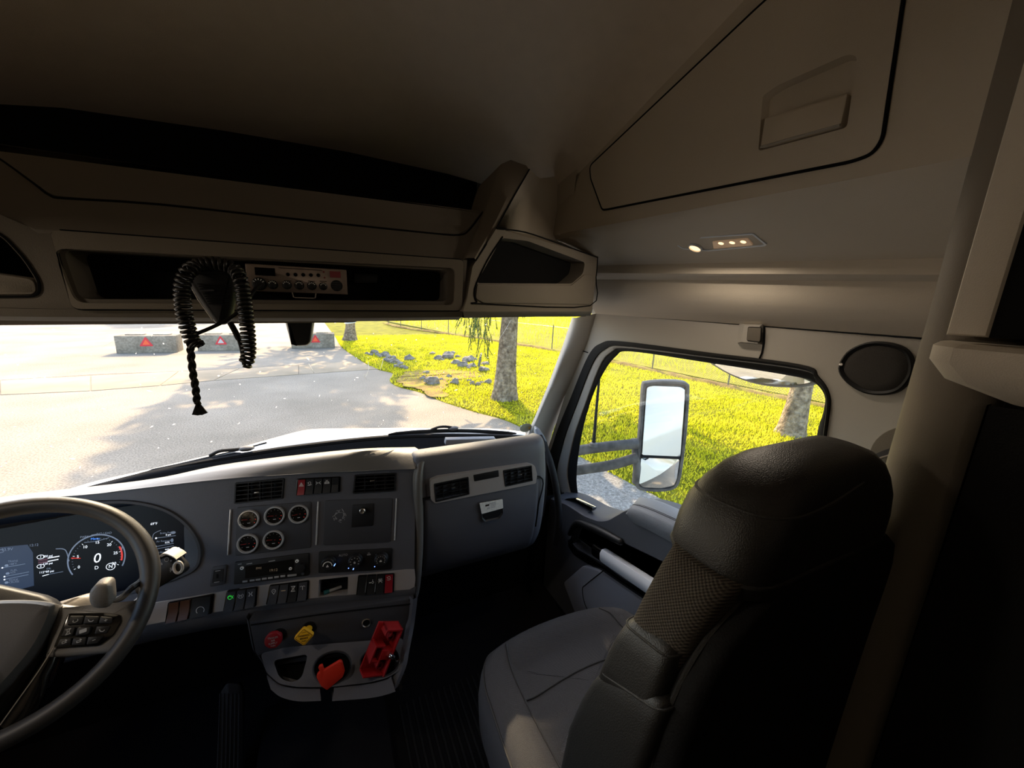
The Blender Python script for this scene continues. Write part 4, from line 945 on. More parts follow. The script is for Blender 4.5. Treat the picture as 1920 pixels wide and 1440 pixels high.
b = MB(); b.tube([SCF.w(na + .0095 * cos(t), nc + .0085 * sin(t), .001) for t in [2 * pi * k / 20 for k in range(20)]], .0008, 4, True); b.build('display_ring', M['scr_w'], scr)
sline([(105, 1029), (118, 1029), (125, 1034), (130, 1052)], .002, 'scr_g', n=5); sline([(228, 1034), (230, 1022)], .002, 'scr_g')
sline([(158, 1017), (180, 1015), (205, 1008)], .0012, 'scr_g')
stxt('PARK', 159, 1006.5, .0075, 'scr_g'); stxt('NO LEAD', 196, 1000, .0075, 'scr_g'); stxt('Menu', 179, 1010, .0085, 'scr_b')
sline([(172, 1004), (183, 1002)], .004, 'scr_g')
stxt('12:12', 64, 1022, .0085, 'scr_g'); stxt('69°F', 289, 982, .0085)
for (x0, y0, x1, y1, w_, m) in ((90, 1046.5, 112, 1042.5, .0022, 'scr_w'), (90, 1052.5, 110, 1048.5, .0022, 'scr_w'), (72, 1051, 90, 1048, .0042, 'scr_m'), (72, 1055.5, 90, 1052.5, .004, 'scr_m'), (80, 1080, 92, 1076.5, .0016, 'scr_w'), (92, 1076.5, 119, 1071.5, .001, 'scr_g')): sline([(x0, y0), (x1, y1)], w_, m)
for (u, v, s) in ((77, 1044, '1'), (77, 1061.5, '2')):
    a, c = S(u, v); b = MB(); b.tube([SCF.w(a + .0075 * cos(t), c + .0048 * sin(t), .001) for t in [2 * pi * k / 16 for k in range(16)]], .0006, 4, True); b.build('display_ring', M['scr_w'], scr); stxt(s, u, v, .008)
stxt('120 psi', 90, 1042.5, .007); stxt('120 psi', 90, 1056.5, .007); stxt('OIL', 92, 1066, .006, 'scr_g'); stxt('60 psi', 94, 1071, .007); stxt('112°', 80, 1073, .007)
pn = MB().prism(SCF, SCF.P([(-60, 1034), (0, 1026), (52, 1021), (62, 1036), (64, 1098), (0, 1115), (-60, 1128)]), 0, .0003).build('display_panel', M['scr_n'], scr)
stxt('13.9V', 14, 1030, .010, 'scr_g')
sline([(0, 1031), (7, 1029), (7, 1035), (0, 1036.5)], .001, 'scr_g')
for (u, v, s) in ((25, 1052, 'TRANS'), (25, 1057, '168°F'), (27, 1069, 'FUEL'), (25, 1073, '62%'), (26, 1087, 'MODE'), (27, 1091, 'CRUISE')): stxt(s, u, v, .0062, 'scr_g')
for (x0, y0, x1, y1) in ((4, 1064.5, 48, 1057), (8, 1081, 55, 1072), (8, 1086.5, 54, 1077)): sline([(x0, y0), (x1, y1)], .0012, 'scr_g'); a, c = S(x0 + 1, y0); MB().prism(SCF, circ(a, c, .0017, 10), .0003, .001).build('display_dot', M['scr_w'], scr)
for (u, v) in ((13, 1060), (15, 1075), (13, 1092)): a, c = S(u, v); MB().prism(SCF, circ(a, c, .0042, 6, .003), .0003, .001).build('display_icon', M['scr_g'], scr)
sline([(286, 1020), (287, 1005), (291, 999), (302, 994)], .0014, 'scr_g', n=5); sline([(291, 1009), (330, 1004)], .0014, 'scr_g'); sline([(291, 1025), (326, 1018.5)], .0014, 'scr_g'); sline([(291, 1029.5), (326, 1023)], .0014, 'scr_g')
for (u, v) in ((293, 1009), (292, 1024.5), (292, 1029.3), (335, 1027.5)): a, c = S(u, v); MB().prism(SCF, circ(a, c, .0022, 10), .0003, .001).build('display_dot', M['scr_w'], scr)
for (u, v, s, m) in ((311, 999, 'Brake Pad', 'scr_g'), (316, 1002.5, '0 psi', 'scr_w'), (308, 1014, 'Air Reservoir', 'scr_g'), (314, 1017, '62%', 'scr_w'), (314, 1030, '44%', 'scr_w'), (306, 1035, 'Fuel Reservoir', 'scr_g')): stxt(s, u, v, .0064, m)
for (u, v, rx, ry) in ((325, 998.5, .0058, .0036), (323, 1013, .003, .0052), (323, 1030, .005, .0036)): a, c = S(u, v); MB().prism(SCF, circ(a, c, rx, 14, ry), .0003, .001).build('display_icon', M['scr_g'], scr)
# ---- air vents
def vent(fr, poly, n, mid, knob, depth=.02, bez='black', kname='vent'):
    p4 = inset(poly, .0005)
    o = MB(); o.loft([[fr.w(a, c, -.002) for a, c in poly], [fr.w(a, c, .004) for a, c in inset(poly, .001)], [fr.w(a, c, .004) for a, c in inset(poly, .004)], [fr.w(a, c, -depth) for a, c in inset(poly, .005)]], True, False, True)
    o = o.build('air_vent', M[bez], da)
    xs = [p[0] for p in poly]; x0, x1 = min(xs) + .0045, max(xs) - .0045
    # edges of the (possibly skewed) opening
    def ylim(x):
        ys_ = []
        for i in range(len(poly)):
            a, b2 = poly[i - 1], poly[i]
            if (a[0] - x) * (b2[0] - x) <= 0 and abs(a[0] - b2[0]) > 1e-7: ys_.append(a[1] + (b2[1] - a[1]) * (x - a[0]) / (b2[0] - a[0]))
        return min(ys_), max(ys_)
    l0, l1 = ylim(x0 + .004), ylim(x1 - .004)
    for i in range(n):
        t = (i + 1) / (n + 1); ya_, yb = l0[0] + (l0[1] - l0[0]) * t, l1[0] + (l1[1] - l1[0]) * t
        b = MB(); b.loft([[fr.w(x0, ya_ + .001, .002), fr.w(x0, ya_ - .0008, .002), fr.w(x0, ya_ - .004, -.012), fr.w(x0, ya_ - .0025, -.012)], [fr.w(x1, yb + .001, .002), fr.w(x1, yb - .0008, .002), fr.w(x1, yb - .004, -.012), fr.w(x1, yb - .0025, -.012)]], True, True, True); b.build('slat', M['black'], o)
    for k in range(mid):
        t = (k + 1) / (mid + 1); x = x0 + (x1 - x0) * t; yl = ylim(x); MB().box(fr, x - .0008, x + .0008, yl[0] + .004, yl[1] - .004, -.014, -.001).build('vane', M['black'], o)
    if knob: ka, kc = fr.uv(*knob); MB().box(fr.sub(ka, kc, 0, .06), -.006, .006, -.0016, .0016, .001, .007, .0012).build('tab', M['chromed'], o)
    return o
vent(D, ventL, 4, 3, (483, 922.5)); vent(D, ventR, 4, 3, (698.5, 901))
# ---- rocker switches
def icon(fr, kind, a, c, s, m, par):
    b = MB(); z = .0006
    def ln(pts, w_=.0009):
        for i in range(len(pts) - 1):
            p, q = Vector(pts[i]), Vector(pts[i + 1]); t = (q - p).normalized(); n_ = Vector((-t.y, t.x)) * w_ / 2
            b.quad(*[fr.w(a + x.x * s, c + x.y * s, z) for x in (p - n_ / s, q - n_ / s, q + n_ / s, p + n_ / s)])
    C_ = lambda x, y, r, a0=0, a1=360, n=12: [(x + r * cos(radians(a0 + (a1 - a0) * i / n)), y + r * sin(radians(a0 + (a1 - a0) * i / n))) for i in range(n + 1)]
    if kind == 'tri': ln([(-1, -.8), (1, -.8), (0, 1), (-1, -.8)]); ln([(-.45, -.5), (.45, -.5), (0, .35), (-.45, -.5)])
    if kind == 'lamp': ln(C_(0, .2, .55)); ln([(-.9, -.6), (-.2, -.9), (.9, -.5)]); ln([(-1, .4), (-.6, .2)])
    if kind == 'axle': ln([(-1, -.6), (-.4, 0), (-1, .6)]); ln([(1, -.6), (.4, 0), (1, .6)]); ln([(-.4, 0), (.4, 0)])
    if kind == 'truck': ln([(-1, -.7), (1, -.7), (.7, .1), (-.7, .1), (-1, -.7)], .0012); ln([(-.5, .9), (0, .5), (.5, .9)]); ln([(-1, -.3), (1, -.3)])
    if kind == 'eye': ln(C_(-.2, 0, .75, 30, 330)); ln([(-1.1, 0), (-.3, .5), (.5, 0), (1, .6)]); ln([(.5, 0), (1, -.5)])
    if kind == 'skid': ln(C_(0, 0, .95, 130, 410)); ln([(-.35, -.5), (-.35, .5)]); ln([(-.6, .1), (.3, .1)]); ln([(.3, -.5), (.3, .5)])
    if kind == 'x': ln([(-.8, -.8), (.8, .8)]); ln([(-.8, .8), (.8, -.8)]); ln([(-.4, -.9), (-.4, .9)]); ln([(.4, -.9), (.4, .9)])
    if kind == 'drop': ln(C_(0, .3, .7, -40, 220)); ln([(-.5, -.1), (0, -1), (.5, -.1)]); ln([(-.2, .3), (.3, .3)])
    if kind == 'bar': ln([(-.8, 0), (.8, 0)], .0024)
    if kind == 'sig': ln([(-.8, 1), (.8, 1), (-.8, -1), (.8, -1)], .0011); ln([(-.3, .9), (-.3, -.9)]); ln([(.3, .9), (.3, -.9)])
    if kind == 'pto': ln([(-1, .4), (-.4, .7), (0, .4), (.4, .7), (1, .4)]); ln([(0, .4), (0, -.9)], .0012)
    if kind == 'snow': ln([(-1, -.3), (-.2, -.3)], .002); ln(C_(.5, -.3, .4)); ln([(.5, .2), (.5, .9)])
    if kind == 'flake': ln([(-.8, -.8), (.8, .8)]); ln([(-.8, .8), (.8, -.8)]); ln([(-1, 0), (1, 0)]); ln([(-.5, 1), (0, .6), (.5, 1)])
    if kind == 'lighter': ln(C_(.1, .1, .7)); ln([(-1, -.9), (-.4, -.4)]); ln([(-.9, -1), (.8, -.7)])
    if kind == 'phone': ln([(-.8, .5), (-.5, -.4), (.3, -.8), (.8, -.4)], .0012)
    if kind == 'arrow': ln([(.7, .3), (-.6, .3), (-.6, -.4), (.7, -.4)]); ln([(.2, .8), (.8, .3), (.2, -.2)])
    if kind == 'plus': ln([(-.5, 0), (.5, 0)]); ln([(0, -.5), (0, .5)])
    if kind == 'minus': ln([(-.5, 0), (.5, 0)])
    if kind == 'tel': ln(C_(0, 0, .8, 200, 340)); ln([(-.8, -.5), (-.6, .2)]); ln([(.6, .2), (.8, -.5)])
    if b.f: b.build('legend', M[m], par, ang=0, recalc=False)
def bank(fr, quad, cells, par, zc=0, frame='gloss', gap=.0012):
    """row of rocker switches in a bezel; cells: (width share, material, icon, legend material, icon height)"""
    q = fr.P(quad); TL, TR, BR, BL = [Vector(p) for p in q]
    base = MB().prism(fr, rp([tuple(x) for x in (BL, BR, TR, TL)], .004), zc - .012, zc + .004, .0015, True).build('switch_bezel', M[frame], par)
    tot = sum(c[0] for c in cells); acc = 0
    for cw, m, ic, lm, ih in cells:
        t0, t1 = .03 + .94 * acc / tot, .03 + .94 * (acc + cw) / tot; acc += cw
        tl, tr, br_, bl = TL.lerp(TR, t0), TL.lerp(TR, t1), BL.lerp(BR, t1), BL.lerp(BR, t0)
        cen_ = (tl + tr + br_ + bl) / 4
        pl = [tuple(cen_ + (x - cen_) * .9 + Vector((0, 0))) for x in (bl, br_, tr, tl)]
        if m is None: continue
        md = Vector(((pl[0][0] + pl[3][0]) / 2, (pl[0][1] + pl[3][1]) / 2)); me_ = Vector(((pl[1][0] + pl[2][0]) / 2, (pl[1][1] + pl[2][1]) / 2))
        b = MB(); e = .001
        rowsz = [(pl[3], pl[2], .0085), ((md.x, md.y), (me_.x, me_.y), .0055), (pl[0], pl[1], .0115)]
        Lr = [[fr.w(p[0], p[1], zc + .003), fr.w(p[0] + e * .3, p[1], zc + z - .001), fr.w(p[0] + e, p[1], zc + z), fr.w(r_[0] - e, r_[1], zc + z), fr.w(r_[0] - e * .3, r_[1], zc + z - .001), fr.w(r_[0], r_[1], zc + .003)] for p, r_, z in rowsz]
        b.loft(Lr, False, True, True); b.quad(*Lr[0]); b.quad(*Lr[-1])
        sw = b.build('rocker_switch', M[m], base, ang=25)
        if ic:
            w_ = (Vector(pl[1]) - Vector(pl[0])).length; cc = Vector(pl[0]).lerp(Vector(pl[3]), ih).lerp(Vector(pl[1]).lerp(Vector(pl[2]), ih), .5)
            zz = zc + (.0085 + (.0055 - .0085) * (1 - ih) * 2 if ih > .5 else .0055 + (.0115 - .0055) * (1 - 2 * ih)) + .0006
            icon(Fr(fr.w(0, 0, zz), fr.U, fr.V), ic, cc.x, cc.y, w_ * .30, lm, base)
    return base
bank(D, [(557, 898), (639, 893), (638, 922), (555, 929)], [(1, 'red_d', 'tri', 'white', .68), (1.1, 'black', 'lamp', 'white', .72), (1.1, 'black', 'axle', 'white', .72), (1.1, 'black', 'truck', 'white', .75), (1, 'black', None, None, 0)], da)
# ---- gauge panel and gauges
gp_ = rpx(D, [(444, 951), (584, 940), (583, 1026), (441, 1042)], .006)
b = MB().prism(D, gp_, 0, .003, .0015); b.build('gauge_panel', M['dash_d'], da)
def gauge(u, v, ang, seed):
    a, c = D.uv(u, v); f = D.sub(a, c); R = .0262
    g = MB().lathe(f, [(R, .002), (R, .008), (R * .95, .0105), (R * .86, .0105), (R * .80, .007), (R * .79, .005)], 36, cap1=False).build('gauge', M['bezel'], da)
    MB().prism(f, circ(0, 0, R * .81, 32), .0035, .0052).build('dial', M['gloss'], g)
    for k in range(9):
        t = radians(215 - 250 * k / 8); f2 = f.sub(R * .68 * cos(t), R * .68 * sin(t), 0, t)
        MB().box(f2, -.0024, 0, -.0004, .0004, .0052, .0056).build('dial_tick', M['grey_p' if k < 7 else 'scr_r'], g)
    f3 = f.sub(0, 0, 0, ang); MB().loft([[f3.w(-.005, -.0007, .0066), f3.w(R * .62, -.0003, .0066), f3.w(R * .62, .0003, .0066), f3.w(-.005, .0007, .0066)], [f3.w(-.005, -.0007, .0072), f3.w(R * .62, -.0003, .0072), f3.w(R * .62, .0003, .0072), f3.w(-.005, .0007, .0072)]], True, True, True).build('needle', M['red'], g)
    MB().lathe(f, [(.003, .0052), (.0026, .0076), (.001, .008)], 12).build('needle_hub', M['blackm'], g)
    MB().box(f, -.0035, .0035, -.0105, -.0088, .0052, .0056).build('dial_legend', M['grey_p'], g)
for (u, v, an) in ((468, 973, 3.10), (516, 966, 3.12), (561, 963, 3.3), (466, 1018, 3.2), (514, 1011, 3.08)): gauge(u, v, an, int(u))
# chrome strips
for (u0, v0, u1, v1) in ((433, 955, 428, 1040), (597, 940, 593, 1021), (743.5, 934, 740, 1012)):
    a0, c0 = D.uv(u0, v0); a1, c1 = D.uv(u1, v1); b = MB(); b.tube([D.w(a0, c0, .002), D.w(a1, c1, .002)], .0023, 10); b.build('chrome_strip', M['bezel'], da)
# blank panel with a knob and adhesive residue
bp_ = rpx(D, [(609, 938), (736, 934), (732, 1016), (606, 1022)], .006)
b = MB().prism(D, bp_, 0, .003, .0015); bpo = b.build('blank_panel', M['dash_d'], da)
rs = MB(); r = random.Random(9); ra_, rc_ = D.uv(637, 967)
for i in range(34):
    t = r.random() * 6.28; q = .018 * (.55 + .5 * r.random()); l = r.uniform(.001, .005); w_ = r.uniform(.0004, .0009); f = D.sub(ra_ + q * cos(t), rc_ + q * sin(t), 0, t + r.uniform(1, 2)); rs.box(f, -l, l, -w_, w_, .003, .0034)
rs.build('glue_residue', M['grey_p'], bpo)
pp = rpx(D, [(661, 946), (702, 943), (700, 985), (659, 988)], .004)
MB().prism(D, pp, .003, .0055, .001).build('mount_pad', M['black'], bpo)
ka, kc = D.uv(681, 955); f = D.sub(ka, kc); k = MB().lathe(f, [(.0075, .005), (.007, .012), (.0095, .016), (.0095, .02), (.0085, .021)], 18).build('pull_knob', M['black'], bpo)
MB().lathe(f, [(.0085, .0205), (.006, .0225), (.0045, .022)], 16).build('knob_cap', M['chromed'], bpo)
# ---- car radio
ro_ = MB().prism(D, rad, -.004, .005, .0015).build('radio', M['black'], da)
ds = rpx(D, [(462, 1060), (552, 1047), (551, 1070), (461, 1083)], .003); MB().prism(D, ds, .005, .0056).build('radio_display', M['gloss'], ro_)
for i, u in enumerate((461, 474.5, 485.5, 497, 508.5, 520, 531.5)):
    v = 1088.5 - (u - 461) * .139; a, c = D.uv(u, v); MB().box(D.sub(a, c, 0, .0), -.0058, .0058, -.0023, .0023, .005, .0068, .0005).build('preset_button', M['grey_p'], ro_)
a, c = D.uv(549, 1077); MB().box(D.sub(a, c), -.0115, .0115, -.0026, .0026, .005, .0068, .0005).build('preset_button', M['grey_p'], ro_)
for (u, v, R) in ((455.5, 1063.5, .0046), (558, 1050.5, .0046), (546, 1064.5, .0042)):
    a, c = D.uv(u, v); bt_ = MB().lathe(D.sub(a, c), [(R, .005), (R, .007), (R * .8, .0078)], 16).build('round_button', M['white'], ro_); MB().lathe(D.sub(a, c), [(R * .35, .0078), (R * .3, .0082)], 10).build('button_mark', M['dark_p'], bt_)
a, c = D.uv(565, 1062.5); kb = MB().lathe(D.sub(a, c), [(.0135, .005), (.0125, .015), (.0115, .0165), (.008, .0168)], 24).build('volume_knob', M['black'], ro_)
a, c = D.uv(569, 1074); MB().lathe(D.sub(a, c), [(.004, .005), (.0036, .007)], 12).build('round_button', M['dash_d'], ro_)
f = Fr(D.w(0, 0, .0056), D.U, D.V)
text('19:12', f, *D.uv(514, 1067.5), .0095, M['amber'], 'radio_text', ro_); text('FM1', f, *D.uv(487, 1064), .0085, M['amber'], 'radio_text', ro_)
f5 = Fr(D.w(0, 0, .005), D.U, D.V)
for (u, v, w_) in ((469, 1055.5, .009), (511, 1050.5, .0105), (451, 1056.5, .006)): a, c = D.uv(u, v); MB().box(D.sub(a, c, 0, .06), -w_ * .75, w_ * .75, -.0011, .0011, .005, .0054).build('radio_print', M['grey_p'], ro_)
# ---- climate panel
hv = MB().prism(D, hvac, -.004, .004, .0015).build('climate_panel', M['black'], da)
for i, (u, v) in enumerate(((617, 1054), (667, 1049), (715, 1046))):
    a, c = D.uv(u, v); f = D.sub(a, c); R = .0205
    k = MB().lathe(f, [(R, .004), (R, .007), (R * .9, .0095), (R * .86, .018), (R * .74, .0205)], 30, cap1=True).build('climate_knob', M['black'], hv)
    ft = Fr(f.w(0, 0, .0206), f.U, f.V)
    if i == 0:
        b = MB(); b.loft([[ft.w(R * .62 * cos(radians(t)), R * .62 * sin(radians(t)) - .003, .0004) for t in range(0, 181, 12)], [ft.w(R * .52 * cos(radians(t)), R * .52 * sin(radians(t)) - .003, .0004) for t in range(0, 181, 12)]]); b.build('knob_arc', M['white'], hv, ang=0)
        icon(ft, 'tri', 0, -.003, .0032, 'white', hv)
    else:
        for t in range(-30, 211, 40 if i == 1 else 30):
            x, y = R * .56 * cos(radians(t)), R * .56 * sin(radians(t)); MB().prism(ft, rect(x, y, .0034 if i == 1 else .0026, .0022, 0), 0, .0005).build('knob_legend', M['grey_p'], hv)
        icon(ft, 'truck' if i == 2 else 'lamp', 0, -.001, .003, 'white', hv)
for (u, v) in ((629, 1056), (653.5, 1065.5), (664, 1063), (702.5, 1062.5)): a, c = D.uv(u, v, .004); MB().lathe(D.sub(a, c), [(.0014, .004), (.001, .0235 if u in (629, 664) else .0052)], 8).build('led', M['led_blue'], hv)
text('AUTO', Fr(D.w(0, 0, .004), D.U, D.V), *D.uv(644, 1040), .0085, M['grey_p'], 'panel_text', hv)
icon(Fr(D.w(0, 0, .0042), D.U, D.V), 'truck', *D.uv(692, 1037.5), .0045, 'grey_p', hv)
# ---- usb socket
us = MB().prism(D, rpx(D, [(398, 1063), (426, 1058), (423, 1094), (394, 1099)], .005), 0, .0035, .001).build('socket_plate', M['dash_d'], da)
MB().prism(D, rpx(D, [(402, 1068), (421, 1065), (419, 1089), (399, 1092)], .002), .0035, .0042).build('socket', M['black'], us)
a, c = D.uv(409, 1079); MB().box(D.sub(a, c), -.0022, .0022, -.0055, .0055, .004, .0046).build('slot', M['blackm'], us)
for (u, v) in ((410, 1069), (408, 1090)): a, c = D.uv(u, v); MB().box(D.sub(a, c, 0, .05), -.006, .006, -.0007, .0007, .0042, .0046).build('print', M['grey_p'], us)
# ---- silver strip with banks and cubby
cub = rpx(D, [(599, 1086), (653, 1080), (652, 1113), (597, 1120)], .003)
sv = D.P([(-160, 1227), (100, 1174), (285, 1131), (435, 1105), (580, 1084), (690, 1074), (760, 1067.5), (777, 1067), (779, 1085), (777, 1100), (768, 1104), (742, 1106), (669, 1113), (579, 1121), (483, 1136), (400, 1147), (285, 1169), (100, 1213), (-160, 1270)])
SVF = Fr(D.w(0, 0, .004), D.U, D.V)
b = MB().holes(D, sv, [cub], .004, .05, .008, True); b.build('silver_strip', M['silver'], da)
b = MB(); b.prism(D, inset(cub, -.0004), -.06, -.03); b.build('cubby_back', M['blackm'], da)
b = MB(); b.loft([[D.w(a, c, .0045) for a, c in cub], [D.w(a, c, -.045) for a, c in inset(cub, -.0003)]], True, False, True); b.build('cubby_liner', M['black'], da)
dk4 = ('black', 'grey_p')
bank(D, [(318, 1127), (404, 1111), (400, 1148), (312, 1167)], [(.9, 'brownled', None, None, 0), (.9, 'brownled', None, None, 0), (1.7, 'black', 'lighter', 'white', .3)], da, .004)
bank(D, [(427, 1106), (485, 1098), (482, 1135), (420, 1145)], [(1, 'dash_d', 'eye', 'green_l', .72), (1, 'dash_d', 'skid', 'white', .72), (1, 'dash_d', 'x', 'white', .74)], da, .004)
bank(D, [(507, 1095), (581, 1086), (579, 1122), (500, 1132)], [(1, 'dash_d', 'drop', 'white', .68), (1, 'dash_d', 'bar', 'amber', .68), (1, 'black', 'sig', 'white', .72), (1, 'dash_d', 'pto', 'white', .72)], da, .004)
bk = bank(D, [(672, 1077), (740, 1073), (739, 1108), (668, 1114)], [(1, 'black', None, None, 0), (1, 'black', 'snow', 'white', .68), (1, 'black', 'flake', 'white', .7), (1, 'red_d', 'lamp', 'white', .84)], da, .004)
for (u0, v0, u1, v1) in ((689, 1078, 685, 1111), (706.5, 1077, 703, 1110)):
    q0, q1 = D.px(u0, v0, .012), D.px(u1, v1, .014); MB().tube(cr([q0, q0.lerp(q1, .5) + D.N * -.003, q1], 4), .0012, 6).build('guard_bar', M['chromed'], bk)
pe = thing('pen', D.px(620, 1108, -.02), 'teal capped pen lying in the small dash cubby', 'pen')
pq0, pq1 = D.px(607, 1112, -.012), D.px(640, 1100, -.03)
MB().tube([pq0, pq0.lerp(pq1, .3)], [.006, .0055], 10).build('cap', M['teal'], pe); MB().tube([pq0.lerp(pq1, .3), pq1], [.0045, .004], 10).build('barrel', M['grey_p'], pe)
# ---- lip above the face and the dash top
lipB = [(-160, 983), (-60, 953), (60, 935), (185, 924), (250, 916), (430, 896), (600, 885), (779, 878)]
lipT = [(-160, 960), (-60, 941), (60, 925), (185, 911), (292, 896), (430, 868), (560, 850), (700, 844)]
B0 = [D.px(u, v) for u, v in lipB]
B3 = [D.px(u, v + 8, -.035) + Vector((0, .01, 0)) for u, v in lipT]
B3[-1] = ony(1.165, 784, 842); B3[-2] = ony(1.165, 660, 847)
def blend(A, B): return [cr(A, 5), cr(B, 5)]
A_, B_ = blend(B0, B3)
rowsL = [A_, [p + D.N * .012 for p in A_], [p.lerp(q, .18) + D.N * .013 for p, q in zip(A_, B_)], [p.lerp(q, .5) + D.N * .008 + Vector((0, 0, .006)) for p, q in zip(A_, B_)], B_, [q + Vector((0, .05, -.012)) for q in B_], [q + Vector((0, .09, -.05)) for q in B_]]
lip = MB().loft(rowsL).build('dash_lip', M['dash_t'], da, ang=50)
tb = cr([ony(y, *p) for p, y in zip([(-160, 985), (100, 938), (280, 892), (420, 865), (560, 843), (730, 825), (860, 822), (975, 825), (1000, 834)], (1.55, 1.56, 1.6, 1.63, 1.64, 1.64, 1.62, 1.57, 1.54))], 6)
tr_ = MB().loft([[p + Vector((0, .02, .008)) for p in tb], tb, [p + Vector((0, -.01, -.035)) for p in tb], [p + Vector((0, -.06, -.06)) for p in tb], [Vector((min(p.x * .9, .64), 1.2 + .05 * (p.x < 0), 1.93)) for p in tb]])
tr_.build('defroster_trough', M['rubber'], da, ang=60)
# underside of the stack: curved roll-under then the knee panel
un0 = D.P([(-160, 1270), (100, 1213), (285, 1169), (400, 1147), (483, 1136), (579, 1121), (669, 1113), (742, 1106), (768, 1104), (779, 1098)])
e = [D.w(a, c, .004) for a, c in un0]
ur = [e, [p + D.V * -.010 + D.N * .004 for p in e], [p + D.V * -.028 + D.N * .0 for p in e], [p + D.V * -.05 + D.N * -.018 for p in e], [p + D.V * -.06 + D.N * -.05 for p in e], [p + D.V * -.055 + D.N * -.16 for p in e]]
MB().loft(ur).build('lower_roll', M['dash_d'], da, ang=60)
# ---- passenger side: edge pillar, face, trim strip, glovebox
sw_ = [(.0, .0)]
pr2 = [(1.33, 1.92), (1.25, 1.96), (1.19, 2.006), (1.135, 2.02), (1.105, 2.01), (1.092, 1.985), (1.085, 1.95), (1.075, 1.87), (1.075, 1.78), (1.085, 1.68), (1.105, 1.61), (1.14, 1.565), (1.2, 1.545), (1.4, 1.54)]
xs = [.222, .226, .236, .25, .4, .55, .655, .682, .70, .712]
pl_ = []
for i, x in enumerate(xs):
    k = (0, .6, .9, 1, 1, 1, 1, .85, .55, 0)[i]
    pl_.append([(x, y + (1 - k) * (.05 if i > 5 else .02), z - (1 - k) * .02 * (z > 1.9)) for y, z in cr([(a, c, 0) for a, c in pr2], 3) for y, z in [(y, z)]] if False else [(x, p.x + (1 - k) * (.06 if i > 5 else .03), p.y - (1 - k) * .02 * (p.y > 1.9)) for p in cr([(a, c) for a, c in pr2], 3)])
MB().loft(pl_).build('passenger_face', M['dash'], da, ang=50)
# raised edge between the stack and passenger side
edg = cr([ony(1.2, 812, 856), ony(1.13, 803, 856), ony(1.10, 792, 866), ony(1.075, 786, 905), ony(1.05, 787, 1000), ony(1.03, 784, 1070), ony(1.03, 779, 1115), ony(1.05, 770, 1140)], 6)
b = MB(); b.loft([[p + Vector((-.03, .06, 0)) for p in edg], [p + Vector((-.012, .004, 0)) for p in edg], [p + Vector((-.004, -.004, 0)) for p in edg], [p + Vector((.006, -.002, 0)) for p in edg], [p + Vector((.014, .01, 0)) for p in edg], [p + Vector((.022, .07, 0)) for p in edg]]); b.build('stack_edge', M['dash_t'], da, ang=60)
GT = Fr((.45, 1.075, 1.9), (1, 0, 0), (0, .05, 1))
ts = GT.P([(806, 899), (820, 893), (990, 868), (1001, 872), (1005, 888), (1003, 905), (815, 942), (807, 935)])
ts = rp(ts, .006)
vA = rpx(GT, [(812, 905), (877, 892), (879, 925), (815, 940)], .003); vB = rpx(GT, [(941, 880), (995, 871), (997, 900), (945, 911)], .003)
MB().holes(GT, ts, [vA, vB], .008, .006, .016).build('trim_strip', M['silver'], da)
GT2 = Fr(GT.w(0, 0, .006), GT.U, GT.V)
def pxs(pts, r): return rp(GT2.P(pts), r)
vent(GT2, vA, 4, 3, (849, 913)); vent(GT2, vB, 4, 3, (974, 889))
MB().prism(GT2, pxs([(887, 890), (934, 881), (935, 893), (889, 902)], .002), 0, .004, .001).build('blank_insert', M['black'], da)
gbx = []
for i, x in enumerate((.247, .25, .262, .45, .64, .652, .655)):
    k = (0, .7, 1, 1, 1, .7, 0)[i]; zt = 1.895
    gbx.append([(x, (p.x if True else 0) - .007 * k, p.y) for p in cr([(a, c) for a, c in [(1.0772, 1.885), (1.075, 1.83), (1.075, 1.77), (1.084, 1.69), (1.103, 1.62), (1.132, 1.575)]], 4)])
gbo = MB().loft(gbx).build('glovebox_door', M['dash'], da, ang=50)
e1 = cr([(.244, 1.074, 1.893), (.244, 1.074, 1.78), (.244, 1.083, 1.69), (.246, 1.10, 1.62)], 4); MB().tube(e1, .003, 6).build('glovebox_seam', M['blackm'], da)
e2 = cr([(.245, 1.074, 1.892), (.45, 1.074, 1.892), (.658, 1.074, 1.892), (.66, 1.074, 1.78), (.659, 1.083, 1.69)], 6); MB().tube(e2, .0025, 6).build('glovebox_seam', M['blackm'], da)
GL = Fr((.45, 1.066, 1.82), (1, 0, 0), (0, 0.02, 1))
hq = rpx(GL, [(898, 941), (941, 934), (943, 962), (935, 972), (908, 978), (902, 972)], .004)
b = MB(); b.loft([[GL.w(a, c, .003) for a, c in hq], [GL.w(a, c, .005) for a, c in inset(hq, .0015)], [GL.w(a, c, .003) for a, c in inset(hq, .004)], [GL.w(a, c, .001) for a, c in inset(hq, .006)]], True, False, True); b.build('handle_pocket', M['black'], gbo)
lb_ = MB().prism(GL, rpx(GL, [(898, 942), (941, 934.5), (942, 951), (902, 962)], .003), .004, .0065).build('handle_label', M['paper'], gbo)
lf_ = Fr(GL.w(0, 0, .0066), GL.U, GL.V); la, lc = GL.uv(920, 948, .0066)
for (x, y, w_, h, m) in ((-.012, .004, .014, .006, 'dark_p'), (.006, .008, .022, .0022, 'grey_p'), (.01, .004, .02, .0012, 'grey_p'), (.01, .001, .02, .0012, 'grey_p'), (.009, -.003, .018, .0012, 'grey_p'), (-.006, -.008, .0022, .006, 'grey_p'), (-.011, -.008, .0022, .006, 'grey_p'), (.008, -.0075, .016, .0018, 'grey_p')):
    f_ = lf_.sub(la, lc, 0, .03); MB().prism(f_, rect(x, y, w_, h), 0, .0003).build('label_print', M[m], gbo)
